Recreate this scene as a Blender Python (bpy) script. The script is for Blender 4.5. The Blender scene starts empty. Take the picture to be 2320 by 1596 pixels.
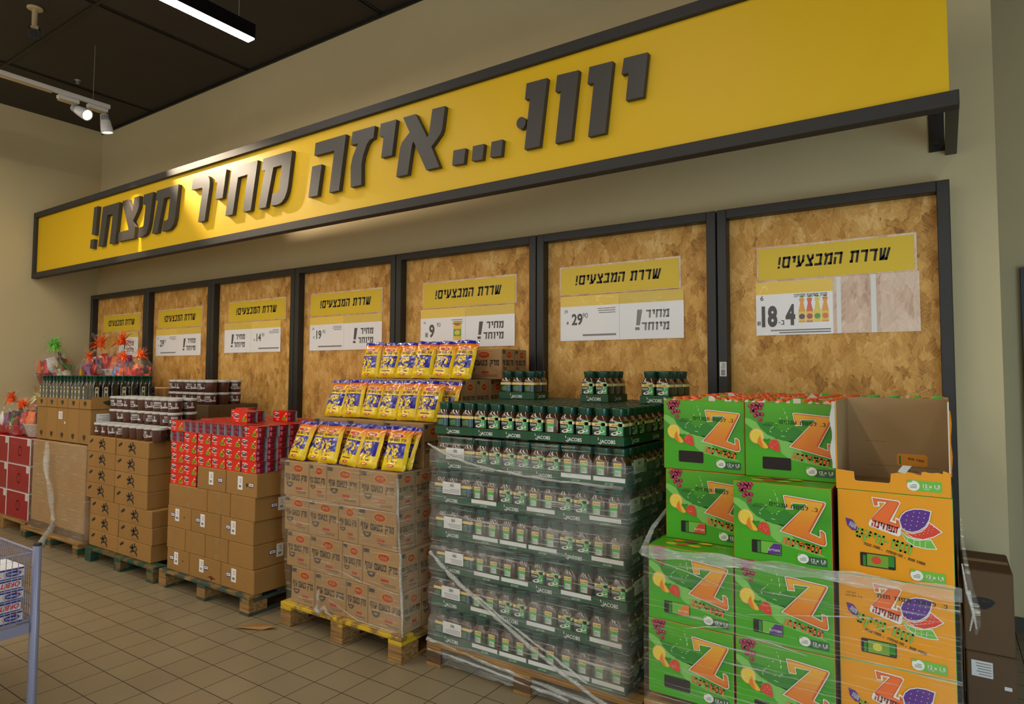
import bpy, math, random
from mathutils import Vector, Matrix
from math import sin, cos, pi, radians

scene = bpy.context.scene
COL = scene.collection
random.seed(7)

# ------------------------------------------------------------------ camera
cam_d = bpy.data.cameras.new('camera')
cam_d.sensor_width = 36.0
cam_d.lens = 36.0 * 1464.2 / 2320.0
cam_d.shift_y = -24.5 / 2320.0
cam_d.clip_start = 0.05
cam = bpy.data.objects.new('camera', cam_d)
COL.objects.link(cam)
YAW, PITCH, ROLL = -0.58965, 0.05045, 0.00386
fwd = Vector((sin(YAW) * cos(PITCH), cos(YAW) * cos(PITCH), sin(PITCH)))
rgt = Vector((cos(YAW), -sin(YAW), 0))
upv = rgt.cross(fwd)
r2 = rgt * cos(ROLL) + upv * sin(ROLL)
u2 = -rgt * sin(ROLL) + upv * cos(ROLL)
cam.matrix_world = Matrix(((r2.x, u2.x, -fwd.x, 0), (r2.y, u2.y, -fwd.y, 0), (r2.z, u2.z, -fwd.z, 1.57), (0, 0, 0, 1)))
scene.camera = cam

# ------------------------------------------------------------------ view, world, daylight
vs = scene.view_settings
vs.view_transform = 'Standard'
vs.look = 'None'
vs.gamma = 1.0
vs.exposure = 0.12
vs.use_curve_mapping = False
scene.cycles.max_bounces = 10
scene.cycles.diffuse_bounces = 4
scene.cycles.glossy_bounces = 3
scene.cycles.transmission_bounces = 4
scene.cycles.transparent_max_bounces = 24
scene.cycles.sample_clamp_indirect = 4.0
world = bpy.data.worlds.new('world')
scene.world = world
world.use_nodes = True
bg = world.node_tree.nodes['Background']
bg.inputs['Color'].default_value = (1.0, 0.965, 0.88, 1)
bg.inputs['Strength'].default_value = 0.88


def area_light(name, loc, target, sx, sy, power, color):
    d = bpy.data.lights.new(name, 'AREA')
    d.shape = 'RECTANGLE'
    d.size, d.size_y = sx, sy
    d.energy = power
    d.color = color
    o = bpy.data.objects.new(name, d)
    COL.objects.link(o)
    o.location = loc
    o.rotation_euler = (Vector(target) - Vector(loc)).to_track_quat('-Z', 'Y').to_euler()
    return o


# daylight from the shop front glazing, off to one side behind the photographer
dl = area_light('shopfront_daylight', (2.12, 1.0, 1.05), (-0.6, 3.6, 0.6), 2.2, 1.9, 75, (0.54, 0.81, 1.0))

# ------------------------------------------------------------------ colours and materials
def lin(c):
    c = c / 255.0
    return c / 12.92 if c <= 0.04045 else ((c + 0.055) / 1.055) ** 2.4


def rgb(r, g, b):
    return (lin(r), lin(g), lin(b), 1.0)


MATS = {}


def mat(name, col, rough=0.55, metal=0.0, coat=0.0, noise=0.0, nscale=40.0, bump=0.0, spec=0.5, emit=0.0, stretch=None):
    """plain painted / printed / moulded material, with optional colour mottling and bump"""
    if name in MATS:
        return name
    m = bpy.data.materials.new(name)
    m.use_nodes = True
    nt = m.node_tree
    p = nt.nodes['Principled BSDF']
    c = rgb(*col)
    p.inputs['Base Color'].default_value = c
    p.inputs['Roughness'].default_value = rough
    p.inputs['Metallic'].default_value = metal
    p.inputs['Specular IOR Level'].default_value = spec
    if coat:
        p.inputs['Coat Weight'].default_value = coat
        p.inputs['Coat Roughness'].default_value = 0.06
    if emit:
        p.inputs['Emission Color'].default_value = c
        p.inputs['Emission Strength'].default_value = emit
    if noise or bump:
        tc = nt.nodes.new('ShaderNodeTexCoord')
        mp = nt.nodes.new('ShaderNodeMapping')
        if stretch:
            mp.inputs['Scale'].default_value = stretch
        nz = nt.nodes.new('ShaderNodeTexNoise')
        nz.inputs['Scale'].default_value = nscale
        nz.inputs['Detail'].default_value = 4.0
        nt.links.new(tc.outputs['Object'], mp.inputs['Vector'])
        nt.links.new(mp.outputs['Vector'], nz.inputs['Vector'])
        if noise:
            hs = nt.nodes.new('ShaderNodeHueSaturation')
            hs.inputs['Color'].default_value = c
            mr = nt.nodes.new('ShaderNodeMapRange')
            mr.inputs['From Min'].default_value = 0.3
            mr.inputs['From Max'].default_value = 0.7
            mr.inputs['To Min'].default_value = 1.0 - noise
            mr.inputs['To Max'].default_value = 1.0 + noise
            nt.links.new(nz.outputs['Fac'], mr.inputs['Value'])
            nt.links.new(mr.outputs['Result'], hs.inputs['Value'])
            nt.links.new(hs.outputs['Color'], p.inputs['Base Color'])
        if bump:
            b = nt.nodes.new('ShaderNodeBump')
            b.inputs['Strength'].default_value = bump
            b.inputs['Distance'].default_value = 0.01
            nt.links.new(nz.outputs['Fac'], b.inputs['Height'])
            nt.links.new(b.outputs['Normal'], p.inputs['Normal'])
    MATS[name] = m
    return name


def nodes_of(name, rough=0.6):
    m = bpy.data.materials.new(name)
    m.use_nodes = True
    MATS[name] = m
    nt = m.node_tree
    p = nt.nodes['Principled BSDF']
    p.inputs['Roughness'].default_value = rough

    def N(kind, **kw):
        n = nt.nodes.new(kind)
        for k, v in kw.items():
            if k.startswith('_'):
                setattr(n, k[1:], v)
            else:
                n.inputs[k.replace('__', ' ')].default_value = v
        return n
    return m, nt, p, N, nt.links.new


def ramp(N, stops, interp='LINEAR'):
    r = N('ShaderNodeValToRGB')
    cr = r.color_ramp
    cr.interpolation = interp
    while len(cr.elements) < len(stops):
        cr.elements.new(0.5)
    for e, (pos, c) in zip(cr.elements, stops):
        e.position = pos
        e.color = rgb(*c)
    return r


def make_osb(name, scale, stops, elong, rough=0.65):
    """oriented strand board: cells of random grain direction, each filled with streaky fibre"""
    m, nt, p, N, L = nodes_of(name, rough)
    tc = N('ShaderNodeTexCoord')
    sep = N('ShaderNodeSeparateXYZ')
    L(tc.outputs['Object'], sep.inputs[0])
    com = N('ShaderNodeCombineXYZ')
    L(sep.outputs['X'], com.inputs['X'])
    L(sep.outputs['Z'], com.inputs['Y'])
    tones = []
    for k, sc in enumerate((scale, scale * 0.62)):
        mp = N('ShaderNodeMapping')
        mp.inputs['Location'].default_value = (3.1 * k, 1.7 * k, 0)
        mp.inputs['Scale'].default_value = (sc * elong, sc, 1)
        L(com.outputs[0], mp.inputs['Vector'])
        wn = N('ShaderNodeTexNoise', Scale=1.7, Detail=2.0)
        L(mp.outputs[0], wn.inputs['Vector'])
        ad = N('ShaderNodeMixRGB', _blend_type='ADD')
        ad.inputs['Fac'].default_value = 0.9
        L(mp.outputs[0], ad.inputs['Color1'])
        L(wn.outputs['Color'], ad.inputs['Color2'])
        vo = N('ShaderNodeTexVoronoi', Scale=1.0, Randomness=1.0)
        L(ad.outputs[0], vo.inputs['Vector'])
        bw = N('ShaderNodeSeparateColor')
        L(vo.outputs['Color'], bw.inputs[0])
        # each flake has its own grain direction, mostly upright
        an = N('ShaderNodeMapRange')
        an.inputs['To Min'].default_value = -1.25
        an.inputs['To Max'].default_value = 1.25
        L(bw.outputs['Green'], an.inputs['Value'])
        vr = N('ShaderNodeVectorRotate', _rotation_type='Z_AXIS')
        L(com.outputs[0], vr.inputs['Vector'])
        L(an.outputs[0], vr.inputs['Angle'])
        st = N('ShaderNodeMapping')
        st.inputs['Scale'].default_value = (scale * 8, scale * 0.9, 1)
        L(vr.outputs[0], st.inputs['Vector'])
        fn = N('ShaderNodeTexNoise', Scale=1.0, Detail=3.0)
        L(st.outputs[0], fn.inputs['Vector'])
        mm = N('ShaderNodeMixRGB', Fac=0.6)
        L(bw.outputs['Red'], mm.inputs['Color1'])
        L(fn.outputs['Fac'], mm.inputs['Color2'])
        tones.append(mm)
    m2 = N('ShaderNodeMixRGB', Fac=0.45)
    L(tones[0].outputs[0], m2.inputs['Color1'])
    L(tones[1].outputs[0], m2.inputs['Color2'])
    rp = ramp(N, stops)
    L(m2.outputs[0], rp.inputs['Fac'])
    # small dark knots of bark
    kv = N('ShaderNodeMapping')
    kv.inputs['Scale'].default_value = (scale * 1.6, scale * 0.6, 1)
    L(com.outputs[0], kv.inputs['Vector'])
    kn = N('ShaderNodeTexNoise', Scale=1.0, Detail=2.0)
    L(kv.outputs[0], kn.inputs['Vector'])
    kr = ramp(N, [(0.0, (0, 0, 0)), (0.735, (0, 0, 0)), (0.76, (255, 255, 255))])
    L(kn.outputs['Fac'], kr.inputs['Fac'])
    m3 = N('ShaderNodeMixRGB')
    L(kr.outputs[0], m3.inputs['Fac'])
    L(rp.outputs[0], m3.inputs['Color1'])
    m3.inputs['Color2'].default_value = rgb(70, 45, 20)
    L(m3.outputs[0], p.inputs['Base Color'])
    b = N('ShaderNodeBump', Strength=0.25, Distance=0.004)
    L(m2.outputs[0], b.inputs['Height'])
    L(b.outputs[0], p.inputs['Normal'])


make_osb('osb_board', 13.0, [(0.22, (124, 80, 32)), (0.40, (196, 142, 66)), (0.58, (220, 170, 92)), (0.78, (242, 206, 140))], 1.7)
make_osb('osb_print', 8.0, [(0.12, (160, 110, 85)), (0.36, (215, 178, 150)), (0.62, (236, 210, 188)), (0.9, (247, 232, 218))], 2.4, 0.3)


def make_tiles():
    m, nt, p, N, L = nodes_of('floor_tiles', 0.32)
    tc = N('ShaderNodeTexCoord')
    mp = N('ShaderNodeMapping')
    mp.inputs['Location'].default_value = (4.315 + 0.2015 * 40, -1.884 + 0.181 * 60, 0)
    L(tc.outputs['Object'], mp.inputs['Vector'])
    br = N('ShaderNodeTexBrick', _offset=0.0, _squash=1.0)
    br.inputs['Scale'].default_value = 1.0
    br.inputs['Brick Width'].default_value = 0.2015
    br.inputs['Row Height'].default_value = 0.181
    br.inputs['Mortar Size'].default_value = 0.0026
    br.inputs['Mortar Smooth'].default_value = 0.15
    br.inputs['Color1'].default_value = rgb(144, 129, 102)
    br.inputs['Color2'].default_value = rgb(138, 123, 97)
    br.inputs['Mortar'].default_value = rgb(52, 42, 34)
    L(mp.outputs[0], br.inputs['Vector'])
    nz = N('ShaderNodeTexNoise', Scale=2.2, Detail=6.0)
    L(tc.outputs['Object'], nz.inputs['Vector'])
    hs = N('ShaderNodeHueSaturation')
    mr = N('ShaderNodeMapRange')
    mr.inputs['To Min'].default_value = 0.88
    mr.inputs['To Max'].default_value = 1.1
    L(nz.outputs['Fac'], mr.inputs['Value'])
    L(mr.outputs[0], hs.inputs['Value'])
    L(br.outputs['Color'], hs.inputs['Color'])
    L(hs.outputs[0], p.inputs['Base Color'])
    rr = N('ShaderNodeMapRange')
    rr.inputs['To Min'].default_value = 0.3
    rr.inputs['To Max'].default_value = 0.8
    L(br.outputs['Fac'], rr.inputs['Value'])
    L(rr.outputs[0], p.inputs['Roughness'])
    b = N('ShaderNodeBump', Strength=0.4, Distance=0.002, _invert=True)
    L(br.outputs['Fac'], b.inputs['Height'])
    L(b.outputs[0], p.inputs['Normal'])


make_tiles()


def make_ceiling():
    m, nt, p, N, L = nodes_of('ceiling_panels', 0.8)
    tc = N('ShaderNodeTexCoord')
    mp = N('ShaderNodeMapping')
    mp.inputs['Location'].default_value = (7.97 + 1.95 * 10, -2.52 + 1.48 * 10, 0)
    L(tc.outputs['Object'], mp.inputs['Vector'])
    br = N('ShaderNodeTexBrick', _offset=0.0)
    br.inputs['Scale'].default_value = 1.0
    br.inputs['Brick Width'].default_value = 0.65
    br.inputs['Row Height'].default_value = 1.48
    br.inputs['Mortar Size'].default_value = 0.003
    br.inputs['Color1'].default_value = rgb(56, 51, 44)
    br.inputs['Color2'].default_value = rgb(54, 49, 42)
    br.inputs['Mortar'].default_value = rgb(40, 36, 31)
    L(mp.outputs[0], br.inputs['Vector'])
    L(br.outputs['Color'], p.inputs['Base Color'])


make_ceiling()


def make_film(name, tint, base, streak, rough, scale):
    """stretch film: clear, with stretched white streaks and a glossy skin"""
    m, nt, p, N, L = nodes_of(name, rough)
    p.inputs['Base Color'].default_value = rgb(*tint)
    p.inputs['Specular IOR Level'].default_value = 0.9
    tc = N('ShaderNodeTexCoord')
    mp = N('ShaderNodeMapping')
    mp.inputs['Rotation'].default_value = (0, 0.03, 0)
    mp.inputs['Scale'].default_value = (scale[0], scale[0], scale[1])
    L(tc.outputs['Object'], mp.inputs['Vector'])
    nz = N('ShaderNodeTexNoise', Scale=1.0, Detail=5.0, Roughness=0.65)
    L(mp.outputs[0], nz.inputs['Vector'])
    n2 = N('ShaderNodeTexNoise', Scale=3.5, Detail=2.0)
    L(tc.outputs['Object'], n2.inputs['Vector'])
    r1 = N('ShaderNodeMapRange')
    r1.inputs['From Min'].default_value = 0.55
    r1.inputs['From Max'].default_value = 0.76
    r1.inputs['To Min'].default_value = 0.0
    r1.inputs['To Max'].default_value = streak
    L(nz.outputs['Fac'], r1.inputs['Value'])
    r2_ = N('ShaderNodeMapRange')
    r2_.inputs['From Min'].default_value = 0.3
    r2_.inputs['From Max'].default_value = 0.75
    r2_.inputs['To Min'].default_value = base * 0.35
    r2_.inputs['To Max'].default_value = base * 1.6
    L(n2.outputs['Fac'], r2_.inputs['Value'])
    ad = N('ShaderNodeMath', _operation='ADD', _use_clamp=True)
    L(r1.outputs[0], ad.inputs[0])
    L(r2_.outputs[0], ad.inputs[1])
    L(ad.outputs[0], p.inputs['Alpha'])
    b = N('ShaderNodeBump', Strength=0.6, Distance=0.02)
    L(nz.outputs['Fac'], b.inputs['Height'])
    L(b.outputs[0], p.inputs['Normal'])


make_film('film_heavy', (222, 224, 220), 0.17, 0.75, 0.18, (2.6, 110.0))
make_film('film_light', (228, 224, 212), 0.06, 0.85, 0.18, (1.8, 95.0))
make_film('film_brown', (226, 214, 190), 0.12, 0.62, 0.16, (5.0, 85.0))  # film streaks, made more opaque so they also stand in for glints
make_film('cellophane', (240, 232, 224), 0.06, 0.5, 0.1, (18.0, 18.0))
make_film('film_rope', (226, 226, 220), 0.36, 0.75, 0.2, (14.0, 90.0))


def make_sleeve():
    m, nt, p, N, L = nodes_of('acrylic_sleeve', 0.05)
    p.inputs['Base Color'].default_value = (0.9, 0.9, 0.9, 1)
    p.inputs['Alpha'].default_value = 0.10
    p.inputs['Specular IOR Level'].default_value = 0.9
    tc = N('ShaderNodeTexCoord')
    nz = N('ShaderNodeTexNoise', Scale=5.0, Detail=1.0)
    L(tc.outputs['Object'], nz.inputs['Vector'])
    b = N('ShaderNodeBump', Strength=0.7, Distance=0.03)
    L(nz.outputs['Fac'], b.inputs['Height'])
    L(b.outputs[0], p.inputs['Normal'])


make_sleeve()


def make_gradient(name, stops, z0, z1, rough=0.45, noise=0.0):
    """printed colour gradient running up the carton face (part of the printed artwork)"""
    m, nt, p, N, L = nodes_of(name, rough)
    tc = N('ShaderNodeTexCoord')
    sp = N('ShaderNodeSeparateXYZ')
    L(tc.outputs['Object'], sp.inputs[0])
    mr = N('ShaderNodeMapRange')
    mr.inputs['From Min'].default_value = z0
    mr.inputs['From Max'].default_value = z1
    L(sp.outputs['Z'], mr.inputs['Value'])
    rp = ramp(N, stops)
    L(mr.outputs[0], rp.inputs['Fac'])
    L(rp.outputs[0], p.inputs['Base Color'])


def make_kraft(name, col, spread=0.1):
    m, nt, p, N, L = nodes_of(name, 0.72)
    tc = N('ShaderNodeTexCoord')
    oi = N('ShaderNodeObjectInfo')
    nz = N('ShaderNodeTexNoise', Scale=9.0, Detail=6.0)
    L(tc.outputs['Object'], nz.inputs['Vector'])
    mp = N('ShaderNodeMapping')
    mp.inputs['Scale'].default_value = (220, 220, 3)
    L(tc.outputs['Object'], mp.inputs['Vector'])
    n2 = N('ShaderNodeTexNoise', Scale=1.0, Detail=1.0)
    L(mp.outputs[0], n2.inputs['Vector'])
    a = N('ShaderNodeMath', _operation='MULTIPLY_ADD')
    L(oi.outputs['Random'], a.inputs[0])
    a.inputs[1].default_value = spread
    a.inputs[2].default_value = 1.0 - spread / 2 - 0.09
    b_ = N('ShaderNodeMath', _operation='MULTIPLY_ADD')
    L(nz.outputs['Fac'], b_.inputs[0])
    b_.inputs[1].default_value = 0.18
    L(a.outputs[0], b_.inputs[2])
    hs = N('ShaderNodeHueSaturation')
    hs.inputs['Color'].default_value = rgb(*col)
    L(b_.outputs[0], hs.inputs['Value'])
    L(hs.outputs[0], p.inputs['Base Color'])
    b = N('ShaderNodeBump', Strength=0.12, Distance=0.002)
    L(n2.outputs['Fac'], b.inputs['Height'])
    L(b.outputs[0], p.inputs['Normal'])


make_kraft('kraft', (154, 112, 56))
make_kraft('kraft_pale', (164, 126, 80))
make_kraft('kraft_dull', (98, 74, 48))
make_kraft('kraft_inside', (160, 130, 88), 0.0)


def make_wood(name, a, b_col, rough=0.75, paint=None):
    m, nt, p, N, L = nodes_of(name, rough)
    tc = N('ShaderNodeTexCoord')
    oi = N('ShaderNodeObjectInfo')
    ad = N('ShaderNodeVectorMath', _operation='ADD')
    L(tc.outputs['Object'], ad.inputs[0])
    L(oi.outputs['Random'], ad.inputs[1])
    mp = N('ShaderNodeMapping')
    mp.inputs['Scale'].default_value = (3, 30, 45)
    L(ad.outputs[0], mp.inputs['Vector'])
    nz = N('ShaderNodeTexNoise', Scale=1.4, Detail=6.0)
    L(mp.outputs[0], nz.inputs['Vector'])
    rp = ramp(N, [(0.3, a), (0.7, b_col)])
    L(nz.outputs['Fac'], rp.inputs['Fac'])
    out = rp.outputs[0]
    if paint:
        n2 = N('ShaderNodeTexNoise', Scale=9.0, Detail=6.0)
        L(ad.outputs[0], n2.inputs['Vector'])
        r3 = N('ShaderNodeMapRange')
        r3.inputs['From Min'].default_value = 0.42
        r3.inputs['From Max'].default_value = 0.5
        L(n2.outputs['Fac'], r3.inputs['Value'])
        mx = N('ShaderNodeMixRGB')
        L(r3.outputs[0], mx.inputs['Fac'])
        L(out, mx.inputs['Color1'])
        mx.inputs['Color2'].default_value = rgb(*paint)
        out = mx.outputs[0]
    L(out, p.inputs['Base Color'])


make_wood('wood_raw', (110, 78, 38), (168, 128, 72))
make_wood('wood_dark', (62, 44, 26), (104, 76, 46))
make_wood('wood_green', (90, 70, 40), (120, 95, 55), 0.6, (22, 66, 50))
make_wood('wood_greenish', (110, 85, 45), (150, 118, 66), 0.7, (58, 72, 62))
make_wood('wood_yellow', (120, 90, 40), (150, 115, 55), 0.6, (205, 168, 28))

mat('wall_paint', (204, 190, 150), 0.85, noise=0.02, nscale=3)
mat('pillar_paint', (176, 174, 166), 0.85)
mat('dark_steel', (44, 43, 42), 0.42, spec=0.4, noise=0.06, nscale=12)
mat('sign_steel', (54, 51, 49), 0.6, spec=0.3)
mat('sign_yellow', (222, 180, 12), 0.5, spec=0.35)
mat('letter_black', (66, 62, 60), 0.5, spec=0.4)
mat('black', (22, 22, 22), 0.5)
mat('ink', (32, 32, 30), 0.6)
mat('soft_black', (40, 40, 40), 0.6)
mat('gloss_black', (16, 16, 17), 0.25)
mat('promo_yellow', (228, 194, 42), 0.4)
mat('card_yellow', (246, 206, 46), 0.4)
mat('card_white', (250, 248, 252), 0.35)
mat('ink_grey', (120, 120, 118), 0.6)
mat('white', (235, 235, 235), 0.5)
mat('white_metal', (226, 226, 230), 0.4)
mat('paper', (225, 223, 222), 0.6)
mat('lamp_glow', (255, 246, 228), 0.5, emit=36.0)
mat('tube_glow', (255, 246, 228), 0.5, emit=30.0)
mat('spot_glow', (255, 236, 205), 0.5, emit=12.0)
mat('cable_grey', (150, 150, 150), 0.5)
mat('grey_metal', (150, 155, 178), 0.35, metal=0.35)
mat('rubber', (35, 36, 42), 0.6)
mat('skirting', (70, 66, 58), 0.6)
mat('door_grey', (58, 62, 78), 0.5)
mat('tan_plastic', (196, 178, 140), 0.5)

# ------------------------------------------------------------------ mesh building
HEB = {  # block letters as centre lines in a box one unit high: width, strokes
    'א': (.74, [[(.09, 1), (.65, 0)], [(.62, 1), (.62, .66), (.47, .44)], [(.11, 0), (.11, .38), (.27, .6)]]),
    'ב': (.70, [[(.04, .89), (.52, .89), (.52, .11)], [(0, .11), (.68, .11)]]),
    'ג': (.56, [[(.08, .89), (.36, .89), (.40, .35), (.46, 0)], [(.40, .22), (.02, .06)]]),
    'ד': (.70, [[(0, .89), (.68, .89)], [(.52, .89), (.52, 0)]]),
    'ה': (.72, [[(0, .89), (.61, .89), (.61, 0)], [(.11, .6), (.11, 0)]]),
    'ו': (.36, [[(.02, .89), (.25, .89), (.25, 0)]]),
    'ז': (.46, [[(0, .89), (.44, .89)], [(.30, .86), (.22, .45), (.22, 0)]]),
    'ח': (.72, [[(.11, 0), (.11, .89), (.61, .89), (.61, 0)]]),
    'ט': (.74, [[(.11, 1), (.11, .11), (.63, .11), (.63, .89), (.42, .89)]]),
    'י': (.36, [[(.02, .89), (.25, .89), (.25, .42)]]),
    'כ': (.64, [[(.04, .89), (.52, .89), (.52, .11), (.04, .11)]]),
    'ל': (.62, [[(.09, 1.28), (.09, .89), (.51, .89), (.51, .6), (.26, 0)]]),
    'מ': (.74, [[(.03, 1), (.16, .72)], [(.24, .84), (.62, .89), (.63, .11), (.36, .11)], [(.24, .84), (.12, 0)]]),
    'ם': (.74, [[(.11, .11), (.11, .89), (.63, .89), (.63, .11), (.11, .11)]]),
    'נ': (.50, [[(.1, .89), (.38, .89), (.38, .11), (0, .11)]]),
    'ן': (.36, [[(.02, .89), (.25, .89), (.25, -.28)]]),
    'ס': (.74, [[(.14, .89), (.58, .89), (.63, .5), (.5, .11), (.24, .11), (.11, .5), (.14, .89)]]),
    'ע': (.68, [[(.1, 1), (.2, .4), (.3, .16)], [(.57, 1), (.57, .5), (.36, .16), (0, .07)]]),
    'פ': (.72, [[(.34, .5), (.11, .5), (.11, .89), (.6, .89), (.6, .11), (.04, .11)]]),
    'ף': (.66, [[(.34, .5), (.11, .5), (.11, .89), (.54, .89), (.54, -.28)]]),
    'צ': (.72, [[(.6, 1), (.6, .68), (.36, .46)], [(.09, 1), (.6, .11), (.03, .11)]]),
    'ק': (.68, [[(0, .89), (.57, .89), (.57, .55), (.38, .25)], [(.13, .58), (.13, -.28)]]),
    'ר': (.60, [[(0, .89), (.5, .89), (.5, 0)]]),
    'ש': (.88, [[(.1, 1), (.17, .11), (.64, .11), (.78, 1)], [(.45, 1), (.38, .3), (.24, .14)]]),
    'ת': (.76, [[(0, .89), (.64, .89), (.64, 0)], [(.2, .89), (.2, .11), (.02, .11)]]),
    '!': (.28, [[(.13, 1), (.13, .32)], [(.13, .2), (.13, 0)]]),
    '.': (.28, [[(.13, .2), (.13, 0)]]),
    '-': (.42, [[(.04, .5), (.36, .5)]]),
    '*': (.34, [[(.08, .45), (.24, .45)]]),
    '₪': (.80, [[(.1, 0), (.1, .89), (.45, .89), (.45, .35)], [(.28, .65), (.28, .11), (.68, .11), (.68, 1)]]),
    ' ': (.40, []),
}
TXT = {}


def latin(s, shear=0.0, bold=0.02):
    """outline of Latin text / digits from the built-in font, as (verts, faces), one unit = font size"""
    key = (s, shear, bold)
    if key in TXT:
        return TXT[key]
    cu = bpy.data.curves.new('lettering', 'FONT')
    cu.body = s
    cu.size = 1.0
    cu.offset = bold
    cu.shear = shear
    cu.resolution_u = 3
    o = bpy.data.objects.new('lettering', cu)
    COL.objects.link(o)
    dg = bpy.context.evaluated_depsgraph_get()
    ev = o.evaluated_get(dg)
    me = ev.to_mesh()
    out = ([(v.co.x, v.co.y) for v in me.vertices], [tuple(p.vertices) for p in me.polygons])
    ev.to_mesh_clear()
    bpy.data.objects.remove(o)
    bpy.data.curves.remove(cu)
    TXT[key] = out
    return out


def inset(pts, d):
    """move every edge of a polygon inwards by d"""
    n = len(pts)
    area = sum(pts[i][0] * pts[(i + 1) % n][1] - pts[(i + 1) % n][0] * pts[i][1] for i in range(n))
    s = 1.0 if area > 0 else -1.0
    out = []
    for i in range(n):
        p0, p1, p2 = Vector(pts[i - 1]), Vector(pts[i]), Vector(pts[(i + 1) % n])
        a, b = (p1 - p0).normalized(), (p2 - p1).normalized()
        na, nb = Vector((-a.y, a.x)) * s, Vector((-b.y, b.x)) * s
        m = na + nb
        k = d / max(0.35, (1 + na.dot(nb)) / 1.0)
        q = p1 + m * k
        out.append((q.x, q.y))
    return out


class MB:
    """collects shapes, then links them as one mesh object"""

    def __init__(self):
        self.v, self.f, self.m, self.s = [], [], [], []
        self.frame((0, 0, 0), (1, 0, 0), (0, 0, 1))

    def face(self, pts, mt, smooth=False):
        b = len(self.v)
        self.v.extend(tuple(p) for p in pts)
        self.f.append(tuple(range(b, b + len(pts))))
        self.m.append(mt)
        self.s.append(smooth)

    def box(self, x0, x1, y0, y1, z0, z1, mt, mats=None, bev=0.0):
        """mats: optional per-side materials, keys -x +x -y +y -z +z"""
        mats = mats or {}
        if bev > 0:
            b = bev
            c = [(x0, y0), (x1, y0), (x1, y1), (x0, y1)]
            ring = [(x0 + b, y0), (x1 - b, y0), (x1, y0 + b), (x1, y1 - b), (x1 - b, y1), (x0 + b, y1), (x0, y1 - b), (x0, y0 + b)]
            base = len(self.v)
            inner = [(x0 + b, y0 + b), (x1 - b, y0 + b), (x1 - b, y0 + b), (x1 - b, y1 - b), (x1 - b, y1 - b), (x0 + b, y1 - b), (x0 + b, y1 - b), (x0 + b, y0 + b)]
            for z in (z0 + b, z1 - b):
                self.v.extend((x, y, z) for x, y in ring)
            side = ['-y', 'e', '+x', 'e', '+y', 'e', '-x', 'e']
            for i in range(8):
                j = (i + 1) % 8
                self.f.append((base + i, base + j, base + 8 + j, base + 8 + i))
                self.m.append(mats.get(side[i], mt))
                self.s.append(False)
            tb = len(self.v)
            top = [(x0 + b, y0 + b), (x1 - b, y0 + b), (x1 - b, y1 - b), (x0 + b, y1 - b)]
            self.v.extend((x, y, z1) for x, y in top)
            self.v.extend((x, y, z0) for x, y in top)
            self.f.append((tb, tb + 1, tb + 2, tb + 3)); self.m.append(mats.get('+z', mt)); self.s.append(False)
            self.f.append((tb + 7, tb + 6, tb + 5, tb + 4)); self.m.append(mats.get('-z', mt)); self.s.append(False)
            own = [0, 1, 1, 2, 2, 3, 3, 0]
            for i in range(8):
                j = (i + 1) % 8
                for lvl, off, flip in ((8, tb, False), (0, tb + 4, True)):
                    a, c_ = base + lvl + i, base + lvl + j
                    p, q = off + own[i], off + own[j]
                    fc = (a, c_, q) if p == q else (a, c_, q, p)
                    self.f.append(tuple(reversed(fc)) if flip else fc)
                    self.m.append(mt); self.s.append(False)
            return
        P = [(x0, y0, z0), (x1, y0, z0), (x1, y1, z0), (x0, y1, z0), (x0, y0, z1), (x1, y0, z1), (x1, y1, z1), (x0, y1, z1)]
        for key, q in (('-z', (3, 2, 1, 0)), ('+z', (4, 5, 6, 7)), ('-y', (0, 1, 5, 4)), ('+x', (1, 2, 6, 5)), ('+y', (2, 3, 7, 6)), ('-x', (3, 0, 4, 7))):
            mm = mats.get(key, mt)
            if mm is not None:
                self.face([P[i] for i in q], mm)

    def rings(self, rings, mt, cap0=True, cap1=True, smooth=True):
        """rings of equal length joined by quads; mt is a name or a list per band"""
        n = len(rings[0])
        b = len(self.v)
        for r in rings:
            self.v.extend(tuple(p) for p in r)
        for k in range(len(rings) - 1):
            mm = mt[k] if isinstance(mt, (list, tuple)) else mt
            for i in range(n):
                j = (i + 1) % n
                self.f.append((b + k * n + i, b + k * n + j, b + (k + 1) * n + j, b + (k + 1) * n + i))
                self.m.append(mm)
                self.s.append(smooth)
        m0 = mt[0] if isinstance(mt, (list, tuple)) else mt
        m1 = mt[-1] if isinstance(mt, (list, tuple)) else mt
        if cap0:
            self.face(list(reversed(rings[0])), m0)
        if cap1:
            self.face(rings[-1], m1)

    def lathe(self, prof, mt, n=16, cx=0.0, cy=0.0, smooth=True, cap0=True, cap1=True):
        self.rings([[(cx + r * cos(2 * pi * i / n), cy + r * sin(2 * pi * i / n), z) for i in range(n)] for r, z in prof], mt, cap0, cap1, smooth)

    def tube(self, pts, r, mt, n=8, smooth=True):
        pts = [Vector(p) for p in pts]
        rr = r if isinstance(r, (list, tuple)) else [r] * len(pts)
        rings = []
        ref = None
        for i, p in enumerate(pts):
            d = (pts[min(i + 1, len(pts) - 1)] - pts[max(i - 1, 0)]).normalized()
            if ref is None:
                ref = Vector((0, 0, 1)) if abs(d.z) < 0.9 else Vector((1, 0, 0))
            a = d.cross(ref).normalized()
            b = d.cross(a).normalized()
            ref = -b if False else ref
            rings.append([p + (a * cos(2 * pi * k / n) + b * sin(2 * pi * k / n)) * rr[i] for k in range(n)])
        self.rings(rings, mt, True, True, smooth)

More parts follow.
